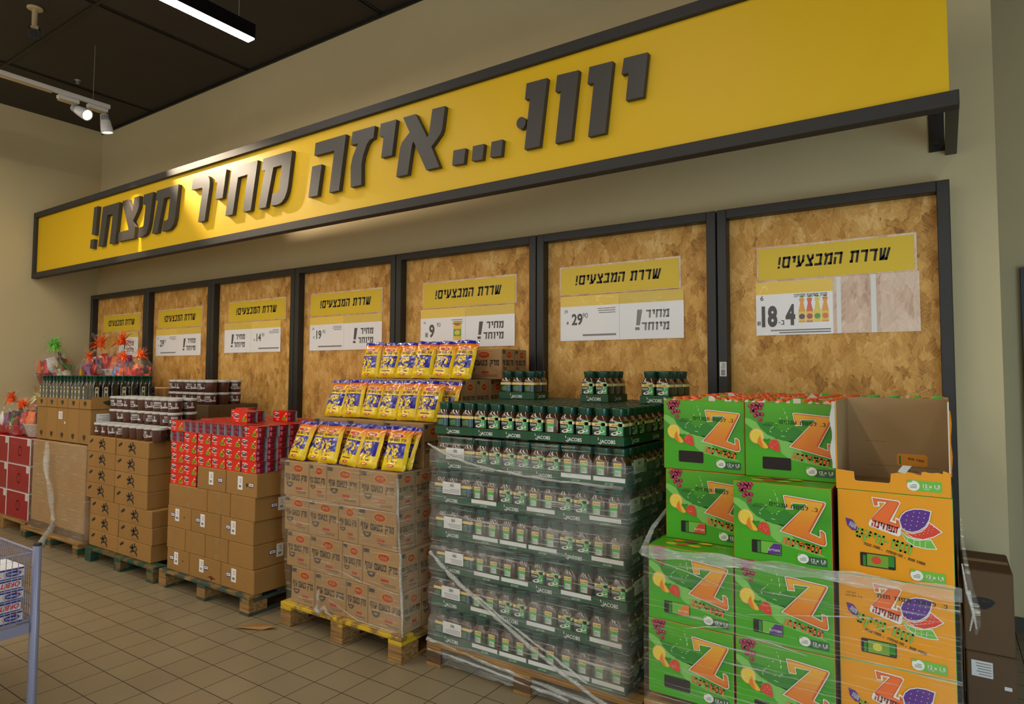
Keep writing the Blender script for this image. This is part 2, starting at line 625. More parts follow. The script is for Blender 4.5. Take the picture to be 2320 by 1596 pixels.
    def bar(self, a, b, w, h, mt):
        """square bar from a to b, w across, h high"""
        a, b = Vector(a), Vector(b)
        d = (b - a).normalized()
        ref = Vector((0, 0, 1)) if abs(d.z) < 0.9 else Vector((0, 1, 0))
        s = d.cross(ref).normalized()
        u = s.cross(d).normalized()
        q = [s * w / 2 * i + u * h / 2 * j for i, j in ((-1, -1), (1, -1), (1, 1), (-1, 1))]
        self.rings([[a + k for k in q], [b + k for k in q]], mt, True, True, False)

    def extrude(self, pts, axis_y0, axis_y1, mt, side=None):
        """polygon in the x-z plane, from y0 (front) to y1"""
        n = len(pts)
        area = sum(pts[i][0] * pts[(i + 1) % n][1] - pts[(i + 1) % n][0] * pts[i][1] for i in range(n))
        if area < 0:
            pts = list(reversed(pts))
        self.face([(x, axis_y0, z) for x, z in pts], mt)
        self.face([(x, axis_y1, z) for x, z in reversed(pts)], mt)
        for i in range(n):
            a, b = pts[i], pts[(i + 1) % n]
            self.face([(a[0], axis_y0, a[1]), (a[0], axis_y1, a[1]), (b[0], axis_y1, b[1]), (b[0], axis_y0, b[1])], side or mt)

    # ---- flat print on a face: origin, u and v axes, unit size, small lift per layer
    def frame(self, o, u, v, su=1.0, sv=1.0, lift=0.0006):
        self.o, self.u, self.w = Vector(o), Vector(u), Vector(v)
        self.n = self.u.cross(self.w)
        self.su, self.sv, self.lift = su, sv, lift
        self.bend = None
        return self

    def at(self, a, b, k):
        p = self.o + self.u * (a * self.su) + self.w * (b * self.sv) + self.n * (self.lift * k)
        return self.bend(p, k) if self.bend else p

    def poly(self, pts, mt, k=1):
        n = len(pts)
        area = sum(pts[i][0] * pts[(i + 1) % n][1] - pts[(i + 1) % n][0] * pts[i][1] for i in range(n))
        if area < 0:
            pts = list(reversed(pts))
        self.face([self.at(a, b, k) for a, b in pts], mt)

    def rect(self, a0, b0, a1, b1, mt, k=1):
        self.poly([(a0, b0), (a1, b0), (a1, b1), (a0, b1)], mt, k)

    def rrect(self, a0, b0, a1, b1, r, mt, k=1):
        pts = []
        asp = self.su / self.sv
        for cx, cy, s in ((a1 - r, b1 - r * asp, 0), (a0 + r, b1 - r * asp, 1), (a0 + r, b0 + r * asp, 2), (a1 - r, b0 + r * asp, 3)):
            for i in range(4):
                t = pi / 2 * (s + i / 3)
                pts.append((cx + r * cos(t), cy + r * asp * sin(t)))
        self.poly(pts, mt, k)

    def ell(self, a, b, ra, rb, mt, k=1, n=18, rot=0.0):
        self.poly([(a + ra * cos(t) * cos(rot) - rb * sin(t) * sin(rot), b + ra * cos(t) * sin(rot) + rb * sin(t) * cos(rot)) for t in (2 * pi * i / n for i in range(n))], mt, k)

    def _place(self, a, b, x, y, ang):
        """x, y in real units, turned by ang"""
        x, y = x * cos(ang) - y * sin(ang), x * sin(ang) + y * cos(ang)
        return (a + x / self.su, b + y / self.sv)

    def heb(self, text, a, b, h, mt, k=1, t=0.2, shear=0.0, wide=1.0, rot=0.0, align='l', gap=0.14, fit=None):
        """Hebrew line (written in reading order), h real height; (a, b) its lower left / centre / right"""
        chars = [c if c in HEB else ' ' for c in reversed(text)]
        total = sum(HEB[c][0] + gap for c in chars) - gap
        if fit:
            wide = fit / (total * h)
        x = {'l': 0, 'c': -total / 2, 'r': -total}[align]
        for c in chars:
            w, strokes = HEB[c]
            for st in strokes:
                for i in range(len(st) - 1):
                    p, q = Vector(st[i]), Vector(st[i + 1])
                    d = (q - p).normalized()
                    nn = Vector((-d.y, d.x)) * t / 2
                    e0 = d * (t / 2 if i > 0 else 0)
                    e1 = d * (t / 2 if i < len(st) - 2 else 0)
                    quad = [p - e0 - nn, q + e1 - nn, q + e1 + nn, p - e0 + nn]
                    self.poly([self._place(a, b, (x + z.x + shear * z.y) * h * wide, z.y * h, rot) for z in quad], mt, k)
            x += w + gap
        return total * h * wide

    def lat(self, text, a, b, h, mt, k=1, shear=0.0, bold=0.02, rot=0.0, align='l', fit=None, squeeze=1.0):
        vs_, fs = latin(text, shear, bold)
        if not vs_:
            return
        x0, x1 = min(p[0] for p in vs_), max(p[0] for p in vs_)
        sx = h / 0.72 * squeeze
        if fit:
            sx = fit / (x1 - x0)
        sy = h / 0.72
        off = {'l': -x0, 'c': -(x0 + x1) / 2, 'r': -x1}[align]
        base = len(self.v)
        for px, py in vs_:
            q = self._place(a, b, (px + off) * sx, py * sy, rot)
            self.v.append(tuple(self.at(q[0], q[1], k)))
        for f in fs:
            self.f.append(tuple(base + i for i in f))
            self.m.append(mt)
            self.s.append(False)

    def lines(self, a0, b0, a1, b1, n, mt, k=1, seed=0, fill=0.5):
        """n rows of small print too fine to read"""
        rnd = random.Random(seed)
        dh = (b1 - b0) / n
        for i in range(n):
            e = a0 + (a1 - a0) * rnd.uniform(0.6, 1.0)
            self.rect(a1 - (e - a0), b0 + dh * i + dh * (1 - fill) / 2, a1, b0 + dh * i + dh * (1 + fill) / 2, mt, k)

    def barcode(self, a0, b0, a1, b1, mt='ink', back='white', k=1, n=9):
        if back:
            self.rect(a0, b0, a1, b1, back, k)
        rnd = random.Random(int(a0 * 1e4))
        w = (a1 - a0)
        x = a0 + w * 0.08
        while x < a1 - w * 0.1:
            d = w * rnd.choice((0.025, 0.045, 0.06))
            self.rect(x, b0 + (b1 - b0) * 0.12, x + d, b1 - (b1 - b0) * 0.1, mt, k + 1)
            x += d + w * rnd.choice((0.03, 0.05, 0.07))

    def mesh(self, name):
        me = bpy.data.meshes.new(name)
        me.from_pydata(self.v, [], self.f)
        names = list(dict.fromkeys(self.m))
        idx = {n: i for i, n in enumerate(names)}
        for n in names:
            me.materials.append(MATS[n])
        me.polygons.foreach_set('material_index', [idx[n] for n in self.m])
        me.polygons.foreach_set('use_smooth', self.s)
        me.update()
        return me

    def build(self, name, parent=None, loc=(0, 0, 0), rotz=0.0):
        o = bpy.data.objects.new(name, self.mesh(name))
        COL.objects.link(o)
        o.location = loc
        o.rotation_euler = (0, 0, rotz)
        if parent is not None:
            o.parent = parent
        return o


def tag(o, label, cat, group=None, kind=None):
    o['label'] = label
    if cat:
        o['category'] = cat
    if group:
        o['group'] = group
    elif 'group' in o:
        del o['group']
    if kind:
        o['kind'] = kind
    return o


def empty(name, loc, rotz=0.0):
    o = bpy.data.objects.new(name, None)
    COL.objects.link(o)
    o.empty_display_size = 0.05
    o.location = loc
    o.rotation_euler = (0, 0, rotz)
    return o


def struct(name, mb):
    o = mb.build(name)
    o['kind'] = 'structure'
    return o


KIDS = {}


def kids(o):
    """children of a master thing, remembered once"""
    if o.name not in KIDS:
        KIDS[o.name] = [(c, list(c.children)) for c in o.children]
    return KIDS[o.name]


USED = set()


def put(master, loc, label, cat, group, rot=(0, 0, 0), sc=None):
    """first call moves the master itself, later ones copy it with its parts and sub-parts"""
    if master.name not in USED:
        kids(master)
        USED.add(master.name)
        r = master
    else:
        r = master.copy()
        COL.objects.link(r)
        for c, subs in kids(master):
            d = c.copy()
            COL.objects.link(d)
            d.parent = r
            for s in subs:
                e = s.copy()
                COL.objects.link(e)
                e.parent = d
    r.location = loc
    r.rotation_euler = rot
    if sc:
        r.scale = sc
    tag(r, label, cat, group)
    return r


ORD = ['first', 'second', 'third', 'fourth', 'fifth', 'sixth', 'seventh', 'eighth', 'ninth', 'tenth', 'eleventh', 'twelfth', 'thirteenth', 'fourteenth', 'fifteenth', 'sixteenth']

# ------------------------------------------------------------------ the room
W = 4.0
CZ = 4.76
b = MB()
b.box(-9.4, 6.0, -7.0, 5.25, -0.12, 0.0, 'floor_tiles')
struct('floor', b)
b = MB()
b.box(-9.4, 6.0, -7.0, 5.25, CZ, CZ + 0.15, 'ceiling_panels')
ceil = struct('ceiling', b)
b = MB()
b.box(-9.4, 0.24, W, W + 1.1, 0, CZ, 'wall_paint', {'+x': 'pillar_paint'})
struct('wall_back', b)
b = MB()
b.box(-9.4, -9.25, -7.0, W, 0, CZ, 'wall_paint')
struct('wall_left', b)
b = MB()
b.box(0.24, 6.0, 5.1, 5.25, 0, CZ, 'wall_paint')
struct('wall_recess', b)
b = MB()
b.box(2.2, 2.35, -2.0, 5.1, 0, CZ, 'wall_paint')  # unseen wall added to block ambient light and shade the recess
struct('wall_light_block', b)
b = MB()
b.box(0.2405, 0.41, 5.085, 5.1, 0, 0.09, 'skirting')
struct('baseboard_recess', b)
b = MB()
b.box(0.405, 0.47, 5.04, 5.1, 0, 2.24, 'door_grey')
b.box(1.35, 1.42, 5.04, 5.1, 0, 2.24, 'door_grey')
b.box(0.47, 1.35, 5.04, 5.1, 2.17, 2.24, 'door_grey')
b.box(0.47, 1.35, 5.07, 5.1, 0.0, 2.17, 'door_grey')
struct('door_1', b)
# dark seams of the ceiling panels
k = 1
for x in (-7.97, -6.02, -4.07, -2.12, -0.17):
    b = MB()
    b.box(x - 0.035, x - 0.01, -6.9, W - 0.01, CZ - 0.012, CZ, 'black')
    b.box(x + 0.01, x + 0.022, -6.9, W - 0.01, CZ - 0.006, CZ, 'black')
    struct('trim_%d' % k, b)
    k += 1
for y in (2.52, 1.04):
    b = MB()
    b.box(-9.25, 6.0, y - 0.02, y + 0.012, CZ - 0.01, CZ, 'black')
    struct('trim_%d' % k, b)
    k += 1
# shadow-gap edge where the back wall meets the ceiling
b = MB()
b.box(-9.25, 0.24, W - 0.02, W, CZ - 0.03, CZ, 'black')
struct('trim_%d' % k, b)

# ------------------------------------------------------------------ the long fascia sign
SIGN_Y = 3.28
sg = empty('fascia_sign', (-4.6, SIGN_Y, 2.71))
tag(sg, 'long yellow fascia sign with dark frame and raised black Hebrew letters', 'sign')
OFF = Vector((4.6, -SIGN_Y, -2.71))


def sub(mb, name, parent, off=OFF):
    mb.v = [tuple(Vector(p) + off) for p in mb.v]
    return mb.build(name, parent)


b = MB()
b.box(-9.21, 0.046, SIGN_Y, SIGN_Y + 0.03, 2.74, 3.49, 'sign_yellow')
panel = sub(b, 'panel', sg)
b = MB()
b.box(-9.235, 0.08, SIGN_Y - 0.03, SIGN_Y + 0.04, 2.708, 2.774, 'sign_steel', bev=0.003)
sub(b, 'bottom_rail', sg)
b = MB()
b.box(-9.235, 0.05, SIGN_Y - 0.03, SIGN_Y + 0.04, 3.45, 3.516, 'sign_steel', bev=0.003)
sub(b, 'top_rail', sg)
b = MB()
b.box(-9.235, -9.17, SIGN_Y - 0.0295, SIGN_Y + 0.0395, 2.775, 3.449, 'sign_steel', bev=0.003)
sub(b, 'end_post', sg)
for x in (0.03,):
    b = MB()
    b.box(x, x + 0.05, SIGN_Y + 0.041, W - 0.002, 2.712, 2.772, 'dark_steel', bev=0.003)
    arm = sub(b, 'support_arm', sg)
    b = MB()
    b.box(x - 0.07, x - 0.001, W - 0.012, W - 0.001, 2.74, 2.99, 'black')
    pl = sub(b, 'mounting_plate', sg)
    for zz in (2.78, 2.94):
        b = MB()
        b.frame((x - 0.035, W - 0.0125, zz), (1, 0, 0), (0, 0, 1))
        b.rings([[(x - 0.035 + 0.011 * cos(t), W - 0.012 - d, zz + 0.011 * sin(t)) for t in (-2 * pi * i / 12 for i in range(12))] for d in (0, 0.008)], 'dark_steel', True, True, False)
        bl = sub(b, 'bolt', pl)
LETTERS = [
('yod',[(-1.433,3.318),(-1.293,3.313),(-1.322,3.075),(-1.423,3.078),(-1.406,3.229),(-1.447,3.231)]),
('vav',[(-1.646,3.325),(-1.499,3.32),(-1.548,2.922),(-1.655,2.922),(-1.618,3.226),(-1.658,3.23)]),
('vav',[(-1.857,3.331),(-1.713,3.325),(-1.764,2.928),(-1.87,2.926),(-1.832,3.232),(-1.87,3.236)]),
('vav',[(-2.071,3.336),(-1.925,3.333),(-1.979,2.93),(-2.086,2.931),(-2.047,3.237),(-2.083,3.24)]),
('dot',[(-2.077,3.093),(-2.077,3.102),(-2.079,3.112),(-2.083,3.12),(-2.089,3.128),(-2.096,3.133),(-2.105,3.136),(-2.114,3.137),(-2.122,3.135),(-2.13,3.131),(-2.136,3.124),(-2.141,3.116),(-2.143,3.107),(-2.144,3.097),(-2.141,3.088),(-2.137,3.079),(-2.131,3.072),(-2.124,3.067),(-2.115,3.063),(-2.106,3.063),(-2.098,3.065),(-2.09,3.069),(-2.084,3.076),(-2.079,3.084)]),
('full_stop',[(-2.637,3.03),(-2.537,3.026),(-2.551,2.929),(-2.648,2.934)]),
('full_stop',[(-2.478,3.027),(-2.389,3.025),(-2.403,2.927),(-2.488,2.934)]),
('full_stop',[(-2.331,3.026),(-2.246,3.025),(-2.258,2.924),(-2.342,2.931)]),
('alef',[(-3.09,3.35),(-2.974,3.349),(-2.866,3.163),(-2.852,3.183),(-2.823,3.349),(-2.712,3.345),(-2.736,3.193),(-2.752,3.162),(-2.829,3.092),(-2.757,2.942),(-2.873,2.942),(-2.99,3.161),(-3.004,3.138),(-3.041,2.94),(-3.149,2.941),(-3.115,3.14),(-3.098,3.176),(-3.027,3.232)]),
('yod',[(-3.307,3.352),(-3.154,3.351),(-3.193,3.103),(-3.298,3.104),(-3.276,3.251),(-3.317,3.262)]),
('zayin',[(-3.597,3.353),(-3.365,3.351),(-3.378,3.265),(-3.414,3.259),(-3.446,3.231),(-3.482,3.157),(-3.497,3.093),(-3.496,2.941),(-3.608,2.94),(-3.612,3.093),(-3.592,3.164),(-3.564,3.214),(-3.534,3.256),(-3.611,3.257)]),
('he',[(-4.01,3.352),(-3.667,3.351),(-3.734,2.938),(-3.843,2.937),(-3.793,3.252),(-4.022,3.255)]),
('he_leg',[(-4.044,3.173),(-3.933,3.171),(-3.976,2.936),(-4.083,2.936)]),
('mem',[(-4.665,3.349),(-4.291,3.349),(-4.334,3.071),(-4.348,3.021),(-4.377,2.973),(-4.411,2.947),(-4.452,2.935),(-4.549,2.935),(-4.536,3.035),(-4.475,3.037),(-4.456,3.05),(-4.447,3.069),(-4.42,3.252),(-4.529,3.252),(-4.616,2.934),(-4.718,2.934),(-4.64,3.246),(-4.684,3.255)]),
('het',[(-5.109,3.35),(-4.741,3.351),(-4.823,2.938),(-4.933,2.938),(-4.878,3.252),(-5.015,3.251),(-5.081,2.938),(-5.188,2.938)]),
('yod',[(-5.344,3.351),(-5.188,3.352),(-5.237,3.106),(-5.345,3.108),(-5.322,3.257),(-5.358,3.265)]),
('resh',[(-5.72,3.348),(-5.521,3.354),(-5.485,3.345),(-5.461,3.33),(-5.446,3.305),(-5.442,3.272),(-5.444,3.237),(-5.508,2.938),(-5.612,2.938),(-5.554,3.222),(-5.56,3.248),(-5.735,3.254)]),
('mem',[(-6.348,3.341),(-5.958,3.344),(-6.002,3.035),(-6.029,2.972),(-6.079,2.935),(-6.131,2.925),(-6.23,2.928),(-6.204,3.026),(-6.151,3.026),(-6.129,3.04),(-6.097,3.247),(-6.211,3.247),(-6.314,2.926),(-6.416,2.927),(-6.322,3.241),(-6.364,3.25)]),
('nun',[(-6.593,3.34),(-6.414,3.341),(-6.469,3.057),(-6.493,2.986),(-6.528,2.94),(-6.593,2.921),(-6.693,2.924),(-6.669,3.018),(-6.595,3.021),(-6.582,3.037),(-6.551,3.238),(-6.604,3.243)]),
('tsadi',[(-7.026,3.337),(-6.908,3.339),(-6.818,3.205),(-6.805,3.233),(-6.782,3.34),(-6.674,3.341),(-6.682,3.236),(-6.704,3.199),(-6.793,3.102),(-6.747,3.037),(-6.758,2.922),(-7.093,2.924),(-7.082,3.019),(-6.876,3.022)]),
('het',[(-7.444,3.337),(-7.083,3.338),(-7.15,2.915),(-7.271,2.919),(-7.219,3.233),(-7.343,3.234),(-7.413,2.913),(-7.521,2.919)]),
('exclamation',[(-7.643,3.36),(-7.558,3.363),(-7.599,3.052),(-7.678,3.065)]),
('exclamation_dot',[(-7.697,3.011),(-7.616,3.01),(-7.631,2.908),(-7.71,2.917)])]

for nm, pts in LETTERS:
    b = MB()
    b.extrude(pts, SIGN_Y - 0.036, SIGN_Y - 0.0005, 'letter_black')
    lo = sub(b, 'letter' if nm not in ('full_stop', 'dot', 'exclamation_dot') else 'dot', sg)

# ------------------------------------------------------------------ framed strand boards along the wall
EDGES = [-9.10, -7.72, -6.40, -5.03, -3.74, -2.38, -1.117, 0.047]
ends = ['standing in the corner beside the gift baskets', 'behind the pyramid of chocolate spread tubs', 'above the brown carton and the red can packs',
        'between the red can packs and the soup bags', 'behind the top tier of yellow soup bags', 'behind the loose trays of coffee jars', 'behind the juice cartons at the end of the row']
FY = 3.86
for i in range(7):
    x0, x1 = EDGES[i] + 0.004, EDGES[i + 1] - 0.004
    cx = (x0 + x1) / 2
    bd = empty('framed_board', (cx, 3.93, 0.0))
    tag(bd, 'strand board in dark steel frame, ' + ends[i], 'panel', 'framed strand boards along the wall')
    off = Vector((-cx, -3.93, 0))
    t = 0.056
    b = MB()
    b.box(x0 + 0.01, x1 - 0.01, 3.93, 3.95, 0.03, 2.53, 'osb_board')
    sub(b, 'board', bd, off)
    for nm, q in (('frame_post', (x0, x0 + t, 0.0, 2.552)), ('frame_post', (x1 - t, x1, 0.0, 2.552)), ('frame_rail', (x0 + t, x1 - t, 2.552 - t, 2.552)), ('frame_rail', (x0 + t, x1 - t, 0.0, 0.05))):
        b = MB()
        b.box(q[0], q[1], FY, 3.9295, q[2], q[3], 'dark_steel', bev=0.003)
        sub(b, nm, bd, off)
    if i == 6:
        b = MB()
        b.frame((x0 + 0.028, FY - 0.0003, 1.56), (1, 0, 0), (0, 0, 1))
        b.rect(-0.02, 0, 0.02, 0.085, 'paper', 0)
        for q in range(7):
            b.rect(-0.012, 0.006 + q * 0.005, 0.012, 0.009 + q * 0.005, 'ink', 1)
        b.lines(-0.014, 0.045, 0.014, 0.08, 5, 'ink_grey', 1)
        sub(b, 'barcode_sticker', bd, off)


# ------------------------------------------------------------------ promotion signs pinned on the boards
def promo(i, hx, rx, split, price, old, price_left=True, slogan_ink='ink', product=None, only_slogan=False, label=''):
    cx = (hx[0] + hx[1]) / 2
    y = 3.928
    s = empty('price_sign', (cx, y, 2.05))
    tag(s, label, 'sign', 'promotion signs on the boards')
    off = Vector((-cx, -y, -2.05))
    hz0, hz1 = (2.095, 2.29) if i < 5 else (2.118, 2.302)
    if i < 2:
        hz0, hz1 = 2.078, 2.277
    rz0, rz1 = hz0 - 0.32, hz0 - 0.013
    b = MB()
    b.box(hx[0] - 0.01, hx[1] + 0.012, y - 0.0015, y, hz0 - 0.006, hz1 + 0.012, 'osb_print')
    b.box(hx[0], hx[1], y - 0.004, y - 0.002, hz0, hz1, 'promo_yellow')
    b.frame(((hx[0] + hx[1]) / 2, y - 0.004, hz0), (1, 0, 0), (0, 0, 1))
    b.heb('שדרת המבצעים!', -0.005, (hz1 - hz0) * 0.34, (hz1 - hz0) * 0.36, 'ink', 1, t=0.21, shear=0.16, fit=(hx[1] - hx[0]) * 0.72, align='c')
    sub(b, 'header_board', s, off)

    def price_card(x0, x1):
        b = MB()
        b.box(x0, x1, y - 0.003, y - 0.001, rz0, rz1, 'card_white')
        w, h = x1 - x0, rz1 - rz0
        b.frame((x0, y - 0.003, rz0), (1, 0, 0), (0, 0, 1), w, h)
        b.rect(0, 0.77, 1, 1, 'card_yellow', 1)
        if i == 6:
            b.lat('18', 0.075, 0.18, 0.112, 'ink', 1, bold=0.05, fit=0.086)
            b.heb('ב-', 0.30, 0.19, 0.026, 'ink', 1)
            b.lat('4', 0.395, 0.20, 0.110, 'ink', 1, bold=0.05, fit=0.052)
            b.heb('₪', 0.015, 0.19, 0.024, 'ink', 1, t=0.15)
            b.lat('6', 0.06, 0.66, 0.028, 'ink', 1)
            b.heb('מגוון משקאות תפוזינה', 0.93, 0.69, 0.018, 'ink', 1, align='r', fit=0.17)
            b.heb('ליטר', 0.93, 0.64, 0.009, 'ink_grey', 1, align='r')
            for q, (c1, c2, cap) in enumerate((('orange_juice', 'plum', 'leaf_green'), ('coral', 'brick_red', 'leaf_green'), ('lemon', 'leaf_green', 'leaf_green'), ('orange_juice', 'carrot', 'brick_red'))):
                bx = 0.61 + q * 0.098
                b.poly([(bx - 0.043, 0.22), (bx + 0.043, 0.22), (bx + 0.045, 0.42), (bx + 0.02, 0.58), (bx + 0.034, 0.64), (bx + 0.028, 0.67), (bx - 0.028, 0.67), (bx - 0.034, 0.64), (bx - 0.02, 0.58), (bx - 0.045, 0.42)], c1, 1)
                b.rect(bx - 0.043, 0.25, bx + 0.043, 0.42, 'lemon', 2)
                b.ell(bx, 0.33, 0.038, 0.05, c2, 3)
                b.rect(bx - 0.02, 0.68, bx + 0.02, 0.71, cap, 1)
            b.lines(0.02, 0.02, 0.97, 0.11, 2, 'ink_grey', 1, 3, 0.55)
            return b
        big = 0.075 if not product else 0.1
        b.lat(price[0], 0.2, 0.36 if not product else 0.28, big, 'ink', 1, bold=0.03, squeeze=0.82)
        b.lat(price[1], 0.225 + (0.165 if len(price[0]) == 2 else 0.15) * (0.44 / w), 0.5 if not product else 0.53, 0.036, 'ink', 1, bold=0.0, squeeze=0.85)
        b.heb('₪', 0.11, 0.37 if not product else 0.28, 0.02 if not product else 0.035, 'ink', 1, t=0.15)
        if old:
            b.lat(old, 0.07, 0.62, 0.024, 'ink', 1, bold=0.01, squeeze=0.85)
        b.lines(0.62, 0.58, 0.94, 0.72, 3, 'ink_grey', 1, i, 0.4)
        b.lines(0.08, 0.09, 0.95, 0.15, 1, 'ink_grey', 1, i + 9, 0.7)
        if product:
            b.rect(0.74, 0.18, 0.92, 0.64, 'bag_yellow', 1)
            b.rect(0.75, 0.28, 0.91, 0.46, 'leaf_green', 2)
            b.ell(0.83, 0.37, 0.06, 0.06, 'bag_yellow', 3)
            b.ell(0.83, 0.58, 0.06, 0.035, 'brick_red', 2)
        return b

    def slogan_card(x0, x1):
        b = MB()
        b.box(x0, x1, y - 0.0031, y - 0.001, rz0, rz1, 'card_white')
        w, h = x1 - x0, rz1 - rz0
        b.frame((x0, y - 0.0031, rz0), (1, 0, 0), (0, 0, 1), w, h)
        b.rect(0, 0.77, 1, 1, 'promo_yellow', 1)
        b.heb('מחיר', 0.78, 0.44, 0.052, slogan_ink, 1, t=0.22, shear=0.06, align='r', fit=0.155)
        b.heb('מיוחד', 0.78, 0.18, 0.052, slogan_ink, 1, t=0.22, shear=0.06, align='r', fit=0.185)
        b.poly([(0.27, 0.29), (0.33, 0.29), (0.37, 0.62), (0.29, 0.62)], slogan_ink, 1)
        b.rect(0.255, 0.19, 0.325, 0.25, slogan_ink, 1)
        return b
    a, c = (rx[0], split), (split + 0.002, rx[1])
    if i == 6:
        b = MB()
        b.box(hx[0] - 0.016, hx[1] + 0.02, y - 0.0011, y, rz0, hz0 - 0.007, 'osb_print')
        b.box(rx[0] + 0.424, rx[0] + 0.446, y - 0.0025, y - 0.0012, rz0, rz1 + 0.005, 'white')
        b.box(rx[0] + 0.590, rx[0] + 0.615, y - 0.0025, y - 0.0012, rz0, rz1 + 0.005, 'white')
        sub(b, 'backing_sheet', s, off)
        sub(price_card(rx[0], rx[0] + 0.406), 'price_card', s, off)
    else:
        pa, sa = (a, c) if price_left else (c, a)
        if not only_slogan:
            sub(price_card(*pa), 'price_card', s, off)
        sub(slogan_card(*sa), 'slogan_card', s, off)
    b = MB()
    x0, x1 = (rx[0], rx[1]) if not only_slogan else (split, rx[1])
    n, m = 18, 16
    rp = random.Random(i)
    ph = [rp.uniform(0, 6) for _ in range(4)]

    def cur(u, v):
        return (x0 + (x1 - x0) * u, y - 0.0165 - 0.010 * sin(6.5 * v + ph[0] + 1.1 * sin(5 * u + ph[1])) * (0.55 + 0.45 * sin(4 * u + ph[2])), rz0 + (rz1 - rz0) * v)
    for q in range(n + 1):
        for w in range(m + 1):
            b.v.append(cur(q / n, w / m))
    for q in range(n):
        for w in range(m):
            k0 = q * (m + 1) + w
            b.f.append((k0, k0 + m + 1, k0 + m + 2, k0 + 1))
            b.m.append('acrylic_sleeve')
            b.s.append(True)
    sub(b, 'clear_sleeve', s, off)


for nm, c in (('orange_juice', (240, 165, 30)), ('coral', (226, 92, 60)), ('lemon', (236, 214, 70)), ('leaf_green', (70, 160, 50)), ('plum', (92, 40, 80)), ('brick_red', (196, 40, 30)),
              ('carrot', (236, 110, 30)), ('bag_yellow', (245, 205, 20))):
    mat(nm, c, 0.45)
promo(0, (-8.87, -7.972), (-8.93, -8.0), -8.465, None, None, only_slogan=True, label='yellow promotion sign with only a slogan card, above the gift baskets')
promo(1, (-7.546, -6.662), (-7.59, -6.67), -7.144, ('29', '90'), '35', label='promotion sign priced 29.90 with slogan card, above the chocolate tubs')
promo(2, (-6.16, -5.25), (-6.232, -5.308), -5.781, ('14', '80'), None, price_left=False, label='promotion sign with the slogan before the price 14.80, above the red packs')
promo(3, (-4.866, -3.962), (-4.88, -3.952), -4.423, ('19', '90'), '24', label='promotion sign priced 19.90 with curled header corner, beside the soup bags')
promo(4, (-3.486, -2.6), (-3.515, -2.603), -3.059, ('9', '90'), '16', product=True, label='promotion sign priced 9.90 with a picture of a soup bag')
promo(5, (-2.217, -1.37), (-2.219, -1.341), -1.776, ('29', '90'), '39', slogan_ink='ink_grey', label='promotion sign priced 29.90 with a greyed slogan, above the coffee jars')
promo(6, (-0.891, -0.116), (-0.908, -0.1), -0.5, None, None, label='promotion sign with four juice bottles, two for eighteen, above the juice cartons')

# ------------------------------------------------------------------ lamps and ceiling fittings


def luminaire(x, y0, y1, z, label):
    o = empty('linear_luminaire', (x, (y0 + y1) / 2, z))
    tag(o, label, 'light', 'linear ceiling luminaires')
    off = Vector((-x, -(y0 + y1) / 2, -z))
    b = MB()
    b.box(x - 0.045, x + 0.045, y0, y1, z + 0.004, z + 0.115, 'gloss_black')
    sub(b, 'housing', o, off)
    b = MB()
    b.box(x - 0.04, x + 0.04, y0 + 0.004, y1 - 0.004, z - 0.004, z + 0.0035, 'lamp_glow')
    sub(b, 'diffuser', o, off)
    for yy in (y1 - 0.12, (y0 + y1) / 2, y0 + 0.12):
        b = MB()
        b.tube([(x + 0.01, yy, z + 0.115), (x + 0.01, yy, CZ)], 0.003, 'cable_grey', 6)
        sub(b, 'hanging_wire', o, off)


luminaire(-4.38, -2.2, 2.92, 4.13, 'black suspended linear lamp with a white glowing underside')
luminaire(-1.6, -3.5, 1.9, 4.2, 'linear lamp hung over the aisle ahead of the coffee pallet')
luminaire(1.2, -6.0, -0.8, 4.2, 'linear lamp hung over the aisle ahead of the juice pallet')
luminaire(-7.7, -5.0, 2.2, 4.13, 'unseen linear lamp added by the far wall to brighten the left side')  # out-of-view lamp added to brighten the left wall
luminaire(-5.95, -5.0, 1.6, 4.13, 'unseen linear lamp added as fill, between the far wall lamp and the seen one')  # extra lamp added out of view to lift the left side further
luminaire(-4.38, -6.8, -2.6, 4.13, 'linear lamp far behind the photographer, in line with the seen one')

tr = empty('lighting_track', (-6.82, 1.2, 4.2))
tag(tr, 'white lighting track hung below the dark ceiling, carrying two spotlights', 'light')
off = Vector((6.82, -1.2, -4.2))
b = MB()
b.box(-6.84, -6.80, -0.6, 3.0, 4.175, 4.215, 'white_metal', bev=0.003)
sub(b, 'rail', tr, off)
b = MB()
b.box(-6.835, -6.805, 2.05, 2.5, 4.158, 4.1745, 'tan_plastic')
sub(b, 'adapter_cover', tr, off)
b = MB()
b.box(-6.845, -6.795, 0.6, 2.04, 4.155, 4.1745, 'white_metal')
t_lamp = sub(b, 'tube_holder', tr, off)
b = MB()
b.rings([[(-6.82 + 0.014 * cos(t), yy, 4.138 + 0.014 * sin(t)) for t in (2 * pi * i / 12 for i in range(12))] for yy in (0.62, 2.02)], 'tube_glow')
sub(b, 'fluorescent_tube', tr, off)
for yy in (0.3, 2.85):
    b = MB()
    b.tube([(-6.82, yy, 4.2145), (-6.82, yy, CZ)], 0.0025, 'cable_grey', 6)
    sub(b, 'hanging_wire', tr, off)


